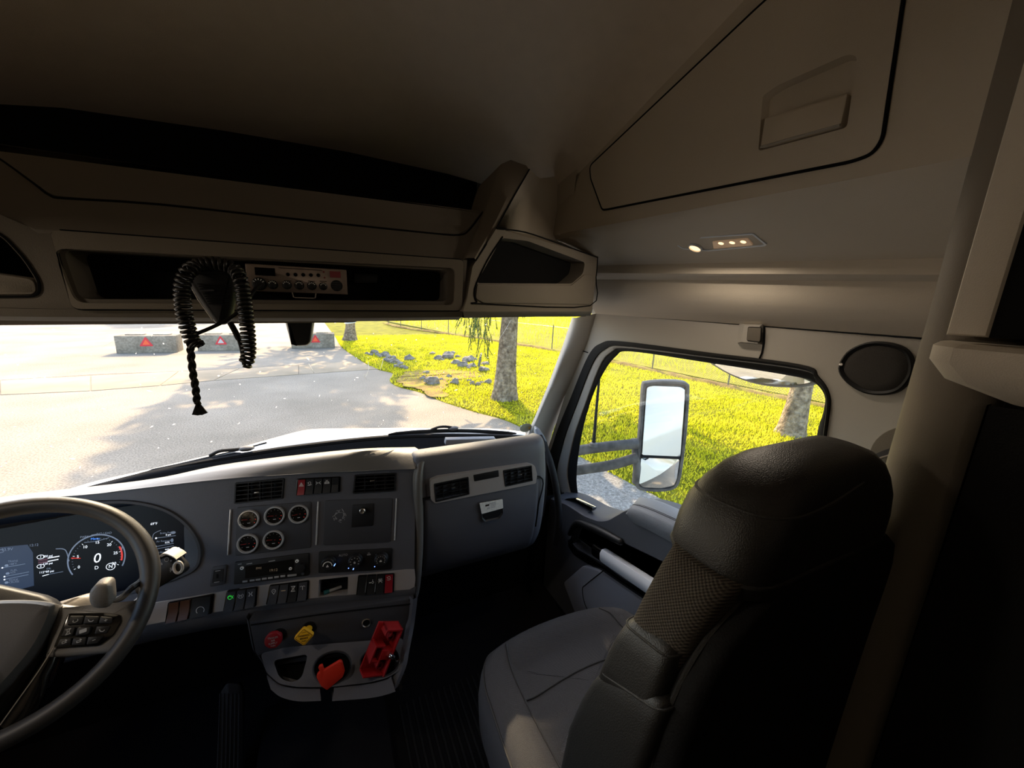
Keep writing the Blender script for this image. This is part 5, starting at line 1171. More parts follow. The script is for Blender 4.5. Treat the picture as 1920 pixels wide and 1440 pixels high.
# right end with ribbed vent edge next to the grab handle
for i in range(8):
    z = 1.955 - i * .021; MB().ball((.714, 1.15, z), .0085, 6, .9, 1.6, .8).build('end_rib', M['rubber'], da)
e3 = cr([(.665, 1.125, 2.005), (.692, 1.12, 1.98), (.706, 1.115, 1.92), (.712, 1.11, 1.82), (.71, 1.12, 1.7)], 5)
b = MB(); b.loft([[p + Vector((-.02, .01, 0)) for p in e3], [p + Vector((0, -.006, 0)) for p in e3], [p + Vector((.012, .02, 0)) for p in e3], [p + Vector((.014, .1, -.07)) for p in e3]]); b.build('end_cheek', M['dash_d'], da, ang=60)
# black lower firewall and closing panels
b = MB(); b.quad((-1.0, 1.45, 1.1), (1.0, 1.45, 1.1), (1.0, 1.40, 1.6), (-1.0, 1.40, 1.6)); b.build('firewall_cover', M['blackm'], da)
# ---- lower console with brake knobs and cup holders
lc_ = thing('cup_holder_console', (0, .95, 1.6), 'dark lower console with two round cup holders below the dash', 'console')
KN = Fr(ony(1.0, 620, 1180), (cos(radians(8)), -sin(radians(8)), 0), (0, .22, 1))
kp = KN.P([(466, 1165), (560, 1152), (776, 1122), (770, 1150), (764, 1195), (758, 1222), (640, 1232), (540, 1245), (496, 1252), (478, 1225)])
MB().prism(KN, kp, -.05, 0, .004, True).build('knob_panel', M['dash_d'], lc_)
gz = cr([KN.px(u, v, .001) for u, v in [(470, 1172), (600, 1152), (700, 1140), (772, 1132)]], 4); MB().tube(gz, .0018, 5).build('panel_seam', M['blackm'], lc_)
# tray: tilted plane with holes
TP = Fr(ony(.93, 620, 1262), (cos(radians(6)), -sin(radians(6)), 0), (0, .9, .62))
tro = TP.P([(488, 1225), (540, 1213), (640, 1205), (756, 1196), (758, 1222), (752, 1256), (724, 1272), (690, 1280), (622, 1288), (555, 1288), (523, 1282), (500, 1262)])
h1 = [tuple(p) for p in cr(TP.P([(587, 1262), (590, 1243), (605, 1228), (628, 1221), (648, 1225), (658, 1240), (656, 1258), (642, 1275), (620, 1284), (600, 1280)]), 4, True)]
h2 = [tuple(p) for p in cr(TP.P([(675, 1240), (684, 1225), (705, 1214), (728, 1212), (744, 1220), (749, 1238), (742, 1256), (722, 1268), (698, 1268), (682, 1258)]), 4, True)]
h3 = rpx(TP, [(512, 1238), (578, 1226), (566, 1270), (552, 1279), (535, 1277), (522, 1268)], .012)
b = MB().holes(TP, rp(tro, .012), [h1, h2, h3], 0, .004, .012); b.build('tray', M['dash'], lc_)
b = MB()
for h in (h1, h2, h3): b.loft([[TP.w(a, c, -.003) for a, c in inset(h, -.001)], [TP.w(a, c, -.05) for a, c in inset(h, .003)]], True, False, True)
b.build('tray_wells', M['blackm'], lc_)  # black liners stand in for the shade down in the holes
for h in (h1, h2): 
    b = MB(); b.loft([[TP.w(a, c, .0) for a, c in inset(h, -.002)], [TP.w(a, c, .002) for a, c in inset(h, .0005)], [TP.w(a, c, -.002) for a, c in inset(h, .003)]], True); b.build('cup_ring', M['dash_d'], lc_)
ft = [(500, 1262), (523, 1282), (555, 1289), (600, 1290)]; ft2 = [(510, 1292), (528, 1305), (560, 1313), (602, 1312)]
ftr = [(626, 1288), (690, 1281), (724, 1273), (733, 1266)]; ft2r = [(622, 1313), (690, 1308), (722, 1302), (742, 1296)]
for A, B, nm in ((ft, ft2, 'tray_front'), (ftr, ft2r, 'tray_front')):
    a_ = cr([TP.px(u, v) for u, v in A], 4); c_ = cr([TP.px(u, v, .0) + Vector((0, -.0, 0)) for u, v in B], 4)
    b_ = [p.lerp(q, .85) + Vector((0, -.008, .0)) for p, q in zip(a_, c_)]
    b = MB(); b.loft([[p + Vector((0, .03, -.03)) for p in a_], [p + Vector((0, -.001, -.002)) for p in a_], [p.lerp(q, .12) + Vector((0, -.007, -.001)) for p, q in zip(a_, c_)], b_, [q + Vector((0, .01, -.012)) for q in c_], [q + Vector((0, .08, -.02)) for q in c_]], False, True, True); b.build(nm, M['dash'], lc_, ang=45)
cv = cr([KN.px(466, 1165, -.0), KN.px(478, 1225, .0), TP.px(488, 1232), TP.px(502, 1264), TP.px(512, 1292)], 5); b = MB(); b.loft([cv, [p + Vector((-.01, .03, -.01)) for p in cv], [p + Vector((.02, .25, -.05)) for p in cv]]); b.build('left_cheek', M['dash_d'], lc_, ang=0)
cv = cr([KN.px(778, 1120, .004), KN.px(772, 1170, .006), TP.px(762, 1222, .004), TP.px(756, 1252, .0), TP.px(740, 1290, -.01)], 5); b = MB(); b.loft([[p + Vector((-.014, .01, 0)) for p in cv], [p + Vector((-.006, -.006, 0)) for p in cv], [p + Vector((.008, .0, 0)) for p in cv], [p + Vector((.016, .3, 0)) for p in cv]]); b.build('right_cheek', M['dash'], lc_, ang=50)
def knob(u, v, us_, vs_, m, shape):
    a0, c0 = KN.uv(us_, vs_); s = MB().lathe(KN.sub(a0, c0), [(.017, .0), (.016, .004), (.0115, .004)], 18).build('valve_socket', M['blackm'], lc_)
    base = KN.w(a0, c0, .0); tip = KN.px(u, v, .045); d = (tip - base).normalized()
    kf = Fr(tip, KN.U, (0, .22, 1))
    k = MB().tube([base, tip], [.0085, .0095], 14).build('valve_stem', M[m], lc_)
    if shape == 'diamond':
        p = rp([(0, -.0245), (.0245, 0), (0, .0245), (-.0245, 0)], .006); h = MB().prism(kf, p, -.004, .005, .002, True).build('brake_knob', M[m], lc_)
        ff = Fr(kf.w(0, 0, .0052), kf.U, kf.V); text('PARKING', ff, 0, .0035, .0062, M['dark_p'], 'lettering', h); text('BRAKE', ff, 0, -.0035, .0062, M['dark_p'], 'lettering', h)
        text('PUSH', ff, 0, -.0105, .0045, M['dark_p'], 'lettering', h); icon(ff, 'minus', 0, .012, .01, 'dark_p', h)
        b = MB(); b.tube([ff.w(x, y, 0) for x, y in inset(p, .003)], .0005, 4, True); b.build('border_line', M['dark_p'], h)
    else:
        p = circ(0, 0, .021, 8); p = rp([(x * cos(.39) - y * sin(.39), x * sin(.39) + y * cos(.39)) for x, y in p], .005); h = MB().prism(kf, p, -.004, .006, .003, True).build('brake_knob', M[m], lc_)
        ff = Fr(kf.w(0, 0, .0062), kf.U, kf.V)
        for s_, y in (('TRAILER', .008), ('AIR', .001), ('SUPPLY', -.006)): text(s_, ff, 0, y, .0062, M['grey_p'], 'lettering', h)
        text('PUSH', ff, 0, -.0125, .0045, M['grey_p'], 'lettering', h)
knob(513, 1199, 524, 1190, 'red_d', 'round'); knob(570.5, 1192, 580, 1177, 'yellow', 'diamond')
a, c = KN.uv(687, 1167); lt = MB().lathe(KN.sub(a, c), [(.0125, .0), (.0125, .004), (.0105, .005), (.009, .003), (.009, -.01)], 24, cap1=False).build('power_socket', M['chromed'], lc_)
MB().lathe(KN.sub(a, c), [(.0092, .0005), (.0088, .0008)], 18).build('socket_well', M['blackm'], lt)
# ================================================================ steering wheel and column
WC = Vector((-.523, .872, 1.937)); th_, ph_ = .745, 0.22
WN = Vector((sin(ph_) * cos(th_), -cos(th_) * cos(ph_), sin(th_)))
WU = Vector((0, 0, 1)).cross(WN).normalized(); WF = Fr(WC, WU, WN.cross(WU))
WR = .188
stw = thing('steering_wheel', WC, 'black leather steering wheel with spoke buttons at the left edge', 'steering wheel')
b = MB(); n = 72; rows = []
for k in range(n + 1):
    a = 2 * pi * k / n; rr = .0150 * (1 + .10 * max(0, cos(2 * (a - .15)) ** 9)); c = WF.w(WR * cos(a), WR * sin(a)); rad_ = (WF.U * cos(a) + WF.V * sin(a))
    rows.append([c + (rad_ * cos(t) * rr + WF.N * sin(t) * rr * 1.12) for t in [2 * pi * q / 14 for q in range(14)]])
b.loft(rows, True); b.build('rim', mat('wheel_leather', (46, 43, 40), .48, bump=.3, scale=1100, dist=.0006, spec=.45), stw, ang=0)
def wpx(pts, c): return WF.P(pts, c)
spk = [tuple(p) for p in wpx([(108, 1140), (132, 1134), (196, 1142), (235, 1136), (262, 1118), (258, 1170), (236, 1205), (215, 1222), (186, 1226), (96, 1234), (84, 1226)], -.005)]
spm = [tuple(p) for p in cr(spk, 3, True)]
b = MB().loft([[WF.w(a, c, -.03) for a, c in inset(spm, .004)], [WF.w(a, c, -.012) for a, c in spm], [WF.w(a, c, -.005) for a, c in inset(spm, .002)], [WF.w(a, c, -.002) for a, c in inset(spm, .007)]], True, True, True); b.build('spoke', mat('spoke_plastic', (112, 110, 108), .45, bump=.1, scale=700), stw, ang=60)
bz_ = rp(wpx([(128, 1150), (200, 1149), (227, 1153), (228, 1165), (212, 1192), (186, 1211), (103, 1216), (101, 1212)], 0), .004)
MB().prism(WF, bz_, -.004, .001, .001).build('button_bezel', M['gloss'], stw)
btn = [[(131, 1154), (158, 1154), (154, 1171), (125, 1173)], [(159, 1154), (187, 1155), (183, 1170), (155, 1171)], [(188, 1155), (213, 1157), (210, 1170), (184, 1170)],
       [(121, 1175), (143, 1175), (137, 1193), (113, 1195)], [(181, 1173), (209, 1173), (201, 1188), (176, 1190)],
       [(112, 1197), (136, 1195), (132, 1211), (105, 1213)], [(137, 1195), (164, 1193), (160, 1210), (133, 1211)], [(165, 1193), (198, 1191), (183, 1207), (161, 1210)]]
ic_ = ['tel', 'phone', 'plus', 'sig', 'phone', 'arrow', 'arrow', 'minus']
for q, k in zip(btn, ic_):
    pb = rp(inset(wpx(q, .003), .0007), .0015); o = MB().prism(WF, pb, .0, .0045, .0012).build('button', M['black'], stw)
    cx_ = sum(p[0] for p in pb) / len(pb); cy_ = sum(p[1] for p in pb) / len(pb); icon(Fr(WF.w(0, 0, .0046), WF.U, WF.V), k, cx_, cy_, .0042, 'grey_p', o)
q = rp(wpx([(146, 1176), (172, 1174), (167, 1190), (141, 1193)], .004), .003); o = MB().prism(WF, q, 0, .007, .002).build('toggle_button', M['black'], stw)
cx_ = sum(p[0] for p in q) / len(q); cy_ = sum(p[1] for p in q) / len(q); MB().prism(WF, rect(cx_, cy_, .009, .006, .001), .007, .0076).build('button_mark', M['grey_p'], o)
hub = [tuple(p) for p in cr(wpx([(-140, 1140), (-40, 1126), (40, 1123), (92, 1128), (102, 1138), (88, 1175), (66, 1215), (34, 1256), (-20, 1310), (-120, 1360)], .02), 4, True)]
hcx, hcy = sum(p[0] for p in hub) / len(hub), sum(p[1] for p in hub) / len(hub)
b = MB().loft([[WF.w(a, c, -.03) for a, c in hub], [WF.w(a, c, .006) for a, c in hub], [WF.w(a, c, .016) for a, c in inset(hub, .004)], [WF.w(hcx + (a - hcx) * .88, hcy + (c - hcy) * .88, .021) for a, c in hub], [WF.w(hcx + (a - hcx) * .6, hcy + (c - hcy) * .6, .024) for a, c in hub]], True, True, True); b.build('horn_pad', mat('horn_pad_vinyl', (60, 57, 55), .55, bump=.3, scale=1000, dist=.0006), stw, ang=50)
hb = [tuple(p) for p in cr(wpx([(-140, 1100), (60, 1108), (118, 1140), (104, 1190), (86, 1240), (40, 1310), (0, 1350), (-140, 1400)], -.03), 4, True)]
b = MB().loft([[WF.w(a, c, -.075) for a, c in inset(hb, .02)], [WF.w(a, c, -.045) for a, c in hb], [WF.w(a, c, -.022) for a, c in inset(hb, .003)], [WF.w(a, c, -.016) for a, c in inset(hb, .008)]], True, True, True); b.build('hub_shell', M['black'], stw, ang=60)
b = MB(); lw = [WF.w(*WF.uv(u, v, .0), .0) for u, v in [(86, 1232), (60, 1270), (28, 1320), (0, 1362)]]; lw2 = [WF.w(*WF.uv(u, v, -.01), -.01) for u, v in [(112, 1232), (100, 1265), (70, 1330), (40, 1380)]]
b.loft([[p + WN * -.02 for p in lw], lw, [p.lerp(q, .35) + WN * .004 for p, q in zip(lw, lw2)], lw2, [p + WN * -.03 for p in lw2]]); b.build('lower_spoke', M['gloss'], stw, ang=50)
e_ = cr([WF.px(u, v, .003) for u, v in [(100, 1215), (70, 1262), (30, 1318), (0, 1360)]], 4); MB().tube(e_, .0012, 6).build('spoke_edge', M['chromed'], stw)
colm = thing('steering_column', WC - WN * .1, 'steering column shroud behind the wheel with control stalks', 'steering column')
CF = Fr(WC - WN * .10, WF.U, WF.V)
b = MB(); rows = []
for c, w_, h_, top in ((.045, .05, .05, -.005), (.04, .09, .06, .005), (.02, .106, .064, .010), (-.06, .106, .065, .008), (-.16, .10, .065, .0), (-.24, .085, .06, -.005)):
    pts = rp([(-w_ * 1.2, -h_), (w_, -h_), (w_, top), (-w_ * 1.2, top)], .022, 5); rows.append([CF.w(a, cc, c) for a, cc in pts])
b.loft(rows, True, True, True); b.build('shroud', mat('column_plastic', (128, 120, 110), .45, bump=.2, scale=900), colm, ang=50)
bump_ = CF.px(195, 1110, .03)
b = MB(); f = Fr(ony(.82, 190, 1114), (1, .1, 0), (0, .2, 1)); pz = [tuple(p) for p in cr(f.P([(166, 1116), (172, 1104), (184, 1097), (202, 1097), (206, 1112), (205, 1138), (180, 1142), (168, 1134)]), 3, True)]
b.loft([[f.w(a, c, -.03) for a, c in pz], [f.w(a, c, -.004) for a, c in pz], [f.w(a, c, 0) for a, c in inset(pz, .004)]], True, True, True); b.build('tilt_lever', mat('lever_plastic', (96, 92, 88), .5, bump=.3, scale=500), colm, ang=60)
# right stalk with its curved paddle
f = Fr(ony(1.0, 315, 1062), (.95, -.25, .1), (0, .3, 1))
pts = [tuple(p) for p in cr(f.P([(290, 1052), (308, 1043), (322, 1040), (336, 1052), (345, 1063), (344, 1074), (330, 1083), (304, 1098), (286, 1108), (262, 1112), (258, 1092), (275, 1070)]), 3, True)]
b = MB().loft([[f.w(a, c, -.022) for a, c in inset(pts, .003)], [f.w(a, c, -.018) for a, c in pts], [f.w(a, c, .006) for a, c in pts], [f.w(a, c, .010) for a, c in inset(pts, .003)]], True, True, True); b.build('shift_stalk', M['black'], colm, ang=60)
pd = cr([f.w(*f.uv(u, v, .004), .004) for u, v in [(288, 1053), (302, 1044), (315, 1037), (330, 1042), (338, 1048)]], 5)
b = MB(); b.loft([[p + f.N * .01 for p in pd], [p + f.N * .012 + f.V * .004 for p in pd], [p + f.N * -.022 + f.V * .006 for p in pd], [p + f.N * -.024 for p in pd]]); b.build('stalk_paddle', mat('paddle_silver', (196, 188, 176), .5), colm, ang=50)
rg = [f.w(f.uv(341, 1060)[0] + .0085 * cos(t), f.uv(341, 1060)[1] + .012 * sin(t), .012) for t in [2 * pi * k / 20 for k in range(20)]]
MB().tube(rg, .0028, 8, True).build('stalk_tip_ring', mat('stalk_tip', (206, 196, 182), .45), colm)
ff = Fr(f.w(0, 0, .0103), f.U, f.V); a, c = f.uv(313, 1049, .01)
b = MB(); b.tube([ff.w(a + .0042 * cos(t), c + .0042 * sin(t), .0004) for t in [2 * pi * k / 16 for k in range(16)]], .0006, 4, True); b.build('print_ring', M['grey_p'], colm)
for (u, v, k) in ((300, 1056, 'truck'), (323, 1068, 'flake'), (321, 1051, 'plus')): a, c = f.uv(u, v, .01); icon(ff, k, a, c, .005, 'grey_p', colm)
lv = cr([CF.w(.1, -.01, .0), ony(.9, 225, 1122), ony(.88, 245, 1104), ony(.9, 262, 1092)], 5); MB().tube(lv, .006, 8).build('wiper_lever', M['black'], colm)
# ================================================================ passenger door
dr_ = bpy.data.objects.new('door_1', None); dr_.location = (1.0, .9, 1.1); COL.objects.link(dr_); struct(dr_)
dr_['label'] = 'passenger door with padded armrest, silver pull handle and window switches'
def ringloft(A, B, c0, c1, cA, cB, m, nm):
    b = MB(); b.loft([[W.w(a, c, cA) for a, c in A], [W.w(a, c, c0) for a, c in A], [W.w(a * .5 + a2 * .5, c * .5 + c2 * .5, c0 + .002) for (a, c), (a2, c2) in zip(A, B)], [W.w(a, c, c1) for a, c in B], [W.w(a, c, cB) for a, c in B]], True); return b.build(nm, M[m], dr_, ang=50)
ringloft(r0, r1, .006, .004, -.02, -.02, 'rubber', 'door_weatherstrip')
ringloft(r1, r2, -.002, -.006, -.02, -.024, 'pillar', 'window_frame')
b = MB(); b.loft([[W.w(a, c, -.03) for a, c in r2], [W.w(a, c, -.012) for a, c in r2], [W.w(a * .5 + a2 * .5, c * .5 + c2 * .5, -.012) for (a, c), (a2, c2) in zip(r2, r3a)], [W.w(a, c, -.022) for a, c in r3a], [W.w(a, c, -.05) for a, c in r3b]], True); b.build('glass_run', M['rubber'], dr_, ang=50)
DW = Fr((.925, 0, 1.6), (0, -1, 0), (0, 0, 1))
topc = [(1030, 935), (1056, 944), (1075, 955), (1092, 966), (1108, 973), (1123, 977.5), (1140, 976), (1157, 967), (1182, 957), (1230, 972), (1300, 1010), (1420, 1080), (1600, 1180)]
tp = [tuple(p) for p in cr(DW.P(topc), 5)]
lowp = [(tp[-1][0], -.5), (tp[0][0], -.5)]
hole = rp(DW.P([(1068, 1014), (1074, 997), (1090, 978), (1124, 992), (1158, 1012), (1262, 1062), (1262, 1110), (1207, 1104), (1134, 1051), (1102, 1040)]), .012)
b = MB().holes(DW, tp + lowp, [hole], 0, .045, 0, True)
# sill: from the inner top edge out to the glass
inner = [DW.w(a, c) for a, c in tp]
b.loft([inner, [p + Vector((.004, 0, .004)) for p in inner], [p + Vector((.03, .0, .010)) for p in inner], [Vector((1.05, p.y, p.z + .018)) for p in inner]])
b.build('door_card', M['door_c'], dr_, ang=45)
b = MB(); b.prism(DW, inset(hole, .002), -.046, -.045); b.build('pocket_back', M['blackm'], dr_)
# armrest pad
ar = [DW.w(a, c) for a, c in [tuple(p) for p in cr(DW.P([(1178, 961), (1186, 956), (1225, 970), (1300, 1008), (1420, 1078)]), 5)]]
arb = [DW.w(a, c) for a, c in [tuple(p) for p in cr(DW.P([(1178, 962), (1188, 978), (1220, 994), (1290, 1032), (1420, 1105)]), 5)]]
b = MB(); b.loft([[p + Vector((.01, 0, 0)) for p in arb], [p + Vector((-.006, 0, 0)) for p in arb], [p.lerp(q, .5) + Vector((-.012, 0, 0)) for p, q in zip(ar, arb)], [p + Vector((-.008, 0, .003)) for p in ar], [p + Vector((.004, 0, .014)) for p in ar], [p + Vector((.07, .03, .018)) for p in ar], [p + Vector((.1, .03, .008)) for p in ar]]); b.build('armrest_pad', mat('armrest_leather', (104, 107, 111), .5, bump=.5, scale=500, dist=.002), dr_, ang=60)
for k in (0, 1): MB().tube([p + Vector((.012 + k * .008, .002, .0165)) for p in ar], .0011, 5).build('armrest_stitch', M['piping'], dr_)
# window switches
sp4 = [Vector(onx(.965, u, v)) for u, v in [(1058, 935), (1072, 931), (1119, 952), (1101, 963)]]
SWF = Fr(sum(sp4, Vector()) / 4, sp4[2] - sp4[1], sp4[1] - sp4[0])
if SWF.N.z < 0: SWF = Fr(SWF.o, -SWF.U, SWF.V)
swp = rp(SWF.P([(1062, 937), (1071, 933), (1083, 933), (1119, 951), (1116, 956), (1100, 964), (1094, 963)]), .006)
b = MB().prism(SWF, swp, -.02, .002, .0015); o = b.build('switch_plate', M['gloss'], dr_)
for pts, m in (([(1077, 942), (1081, 939), (1088, 942), (1084, 946)], 'gloss'), ([(1084, 947), (1089, 943), (1096, 947), (1092, 951)], 'dash_d'), ([(1095, 956), (1100, 953), (1105, 956), (1100, 960)], 'dash_d'), ([(1102, 953), (1107, 950), (1112, 953), (1106, 957)], 'dash_d')): MB().prism(SWF, rp(SWF.P(pts), .002), .0, .006, .0015).build('window_switch', M[m], o)
# pull handle: black loop, collar and silver grip
q = [DW.w(*DW.uv(u, v), .012) for u, v in [(1072, 1000), (1080, 986), (1090, 979), (1108, 985), (1135, 997), (1158, 1009), (1168, 1014)]]
q = cr(q, 5); L = len(q); b = MB(); b.tube(q, [.010 + .006 * sin(pi * i / L * .95) for i in range(L)], 10); b.ball(q[-1], .0125, 10); b.build('pull_loop', M['black'], dr_)
b = MB(); q = cr([DW.w(*DW.uv(u, v), .004) for u, v in [(1069, 1012), (1080, 1028), (1102, 1042), (1130, 1058), (1165, 1084), (1205, 1108), (1262, 1148)]], 4)
b.loft([[p + Vector((.01, 0, .004)) for p in q], [p + Vector((-.008, 0, .002)) for p in q], [p + Vector((-.006, 0, -.012)) for p in q], [p + Vector((-.004, .0, -.03)) for p in q], [p + Vector((.01, .0, -.034)) for p in q]]); b.build('pocket_rim', M['gloss'], dr_, ang=45)
g0, g1 = [DW.w(*DW.uv(*p), .010) for p in ((1139, 1038), (1262, 1118))]
def grip(a, b_, m, nm, r=.026):
    p, q = g0.lerp(g1, a), g0.lerp(g1, b_); ax = (q - p).normalized(); sd = Vector((1, 0, 0)); up = sd.cross(ax).normalized()
    if up.z < 0: up = -up
    prof = [(-.028, .25), (-.027, .75), (-.018, 1.0), (0, 1.02), (.018, .8), (.024, .45), (.02, .1), (-.02, .0)]
    bb = MB(); bb.loft([[x + up * r * h * .95 * 1 - up * r * .5 + sd * s for s, h in prof] for x in (p, p.lerp(q, .5), q)], True, True, True); return bb.build(nm, M[m], dr_, ang=40)
grip(0, 1.0, 'silver_h', 'pull_grip', .05); grip(-.16, 0, 'gloss', 'grip_collar', .05)
MB().tube([DW.w(*DW.uv(1086, 1008), .0), DW.w(*DW.uv(1103, 1016), .004), DW.w(*DW.uv(1119, 1026), .004)], .003, 7).build('release_lever', M['chrome'], dr_)
cu_ = DW.P([(1190, 1022), (1215, 1028), (1262, 1052), (1262, 1082), (1232, 1062), (1196, 1036)]); 
# lower door panel
lp = rp(DW.P([(1062, 1090), (1100, 1058), (1128, 1066), (1205, 1118), (1300, 1180), (1300, 1300), (1100, 1240), (1090, 1160)]), .02)
MB().prism(DW, lp, -.0, .022, .010).build('lower_pad', M['door_p'], dr_)
ls = cr([DW.w(*DW.uv(u, v, .022), .022) for u, v in [(1134, 1068), (1100, 1095), (1092, 1106), (1100, 1140), (1125, 1165)]], 5); MB().tube(ls, .002, 6).build('pad_seam', M['blackm'], dr_)
# ================================================================ grab handle
gh = thing('grab_handle', onx(.93, 1030, 880), 'long black grab handle running down the windscreen pillar', 'handle')
pp_ = [ony(1.40, 1012, 818), ony(1.36, 1020, 835), ony(1.30, 1032, 868), ony(1.25, 1042, 910), ony(1.22, 1047, 950), ony(1.2, 1047, 985), ony(1.2, 1042, 1020)]
q = cr(pp_, 5); MB().tube(q, [.013] * 4 + [.0145] * (len(q) - 4), 12).build('grip', M['rubber'], gh)
t_ = (pp_[1] - pp_[0]).normalized(); 
b = MB(); b.tube([ony(1.46, 1003, 800), ony(1.44, 1006, 806), ony(1.42, 1012, 820), ony(1.39, 1018, 833)], [.004, .014, .021, .021], 12); b.build('end_cap', mat('handle_cap', (120, 124, 128), .5), gh)
MB().tube([ony(1.388, 1018, 832), ony(1.36, 1022, 843)], [.0195, .0175], 12).build('collar', M['rubber'], gh)
# ================================================================ small things on the dash and windscreen
tt = thing('toll_transponder', ony(1.5, 884, 828), 'flat pale grey toll transponder lying at the foot of the windscreen', 'transponder')
TFr = Fr(ony(1.44, 884, 828), (1, 0, 0), (0, -.3, 1)); tq = rp(TFr.P([(834, 833), (836, 823), (928, 821), (934, 832)]), .004)
b = MB().prism(TFr, tq, -.012, .006, .003, True); b.build('case', mat('grey_case', (150, 152, 154), .5), tt); b = MB(); a, c = TFr.uv(885, 828); b.box(TFr, a - .08, a + .08, c - .003, c + .001, .006, .0068); b.build('groove', M['grey_p'], tt)
st_ = thing('registration_sticker', ony(1.5, 985, 803), 'round pale sticker in the lower right corner of the windscreen', 'sticker')
SF_ = Fr(ony(1.535, 985, 803), (1, -.1, 0), (0, -.35, 1)); a, c = SF_.uv(986, 802); MB().prism(SF_, circ(a, c, .030, 24, .026), 0, .0006).build('backing', mat('sticker_pale', (170, 172, 150), .6), st_)
a, c = SF_.uv(993, 802); MB().prism(SF_, rect(a, c, .012, .007), .0006, .001).build('print', M['yellow'], st_)
# ================================================================ things in the cup holders
gl = thing('air_line_lock', TP.px(712, 1225, .02), 'red plastic air line lock with two padlocked cradles in the right cup holder', 'lock')
A0, A1 = TP.px(697, 1262, .004), ony(.915, 733, 1172)
ax = (A1 - A0); Ln = ax.length; GU = Vector((.95, .18, -.1)); GFm = Fr(A0, GU - ax.normalized() * GU.dot(ax.normalized()), ax)
def lockbox(x0, x1, y0, y1, z0, z1, m='red', nm='wall', bev=.0015): return MB().box(GFm, x0, x1, y0, y1, z0, z1, bev).build(nm, M[m], gl)
wd_ = .030
lockbox(-wd_, wd_, 0, Ln, -.018, -.013, nm='back'); lockbox(wd_ - .005, wd_, 0, Ln, -.018, .020, nm='side'); lockbox(-.006, -.001, .03, Ln * .56, -.018, .018, nm='rib'); lockbox(-wd_, -wd_ + .005, Ln * .30, Ln * .66, -.018, .018, nm='side')
lockbox(-wd_ * .55, wd_, Ln - .006, Ln, -.018, .020, nm='end'); lockbox(-.004, wd_, Ln * .36, Ln * .56, -.018, .018, nm='middle'); lockbox(-wd_, wd_, 0, .005, -.018, .016, nm='end'); lockbox(-wd_, 0, Ln * .30, Ln * .34, -.018, .016, nm='web'); lockbox(-wd_, 0, Ln * .60, Ln * .64, -.018, .016, nm='web')
lockbox(-wd_ * .55, -wd_ * .4, Ln * .86, Ln, -.018, .018, nm='hook'); lockbox(-.002, .004, Ln * .84, Ln, -.018, .018, nm='hook')
for yc in (Ln * .76, Ln * .17):
    pr = [(.011, -.013), (.011, .004), (.009, .006), (.006, .006), (.005, .0)]
    MB().lathe(GFm.sub(.012, yc), pr, 20).build('cradle', M['red_d'], gl)
kl = thing('keys', GFm.w(wd_ + .01, Ln * .36, .01), 'chrome padlock and keys hanging from the red lock', 'keys')
k0 = GFm.px(728, 1226, .02); k1 = GFm.px(738, 1233, .022); MB().tube([k0, k1], [.006, .005], 10).build('lock_barrel', M['chrome'], kl); MB().ball(GFm.px(732, 1231, .026), .006, 8).build('lock_bolt', M['chrome'], kl)
ch = cr([k1, GFm.px(744, 1240, .02), GFm.px(750, 1236, .02), GFm.px(748, 1248, .015), GFm.px(751, 1256, .01)], 5); MB().tube(ch, .0016, 6).build('chain', M['chrome'], kl)
rc = GFm.px(746, 1262, .008); MB().tube([rc + Vector((.010 * cos(t), .003 * sin(t), .014 * sin(t))) for t in [2 * pi * k / 20 for k in range(20)]], .0013, 6, True).build('key_ring', M['chrome'], kl)
for dx, rt in ((-.012, .5), (.008, -.1)):
    kf = Fr(rc + Vector((dx, -.004, -.012)), (cos(rt), .1, sin(rt)), (-sin(rt), .1, cos(rt))); MB().prism(kf, circ(0, 0, .011, 14, .009), -.001, .001).build('key_bow', M['chromed'], kl); MB().box(kf, -.003, .003, -.04, -.008, -.0008, .0008).build('key_blade', M['chromed'], kl)
rt_ = thing('orange_tag', TP.px(620, 1262, .0), 'flat orange-red plastic tag standing in the left cup holder', 'plastic tag')
OF = Fr(TP.px(610, 1283, .0), (.92, -.28, .1), (0, .1, 1)); op_ = rp(OF.P([(594, 1268), (595, 1262), (601, 1259), (597, 1249), (604, 1246), (607, 1256), (637, 1238), (641, 1240), (646, 1260), (643, 1268), (614, 1292), (603, 1285)]), .003)
MB().prism(OF, op_, -.004, .004, .0015, True).build('plate', M['orange'], rt_)
# ================================================================ floor things
pdl = thing('accelerator_pedal', onz(1.3, 430, 1360), 'ribbed dark accelerator pedal under the dash', 'pedal')
PF = Fr(ony(1.15, 428, 1350), (1, -.05, 0), (0, .55, 1)); pq = rp(PF.P([(405, 1440), (398, 1470), (455, 1470), (456, 1300), (450, 1282), (425, 1280), (412, 1300)]), .008)
MB().prism(PF, pq, -.02, 0, .004, True).build('pad', M['black'], pdl)
for i in range(6): a0, c0 = PF.uv(413 + i * 7.2, 1300); a1, c1 = PF.uv(408 + i * 7.6, 1450); MB().tube([PF.w(a0, c0, .001), PF.w(a1, c1, .001)], .0018, 5).build('rib', M['dash_d'], pdl)
fm = thing('floor_mat', onz(FLOOR, 850, 1420), 'black ribbed rubber mat on the cab floor', 'floor mat')
MB().box(CAB, -.12, .9, .15, 1.2, FLOOR, FLOOR + .008, .003).build('mat_sheet', M['carpet'], fm)
for i in range(16):
    x = .16 + i * .022; MB().box(CAB, x, x + .008, .3, 1.1, FLOOR + .007, FLOOR + .012, .002).build('mat_rib', M['rubber'], fm)
dc = MB().box(CAB, -.25, .12, .45, 1.25, FLOOR, FLOOR + .05, .02).build('tunnel_cover', M['carpet']); tag(dc, 'black carpeted hump on the floor between the seats', 'floor hump')
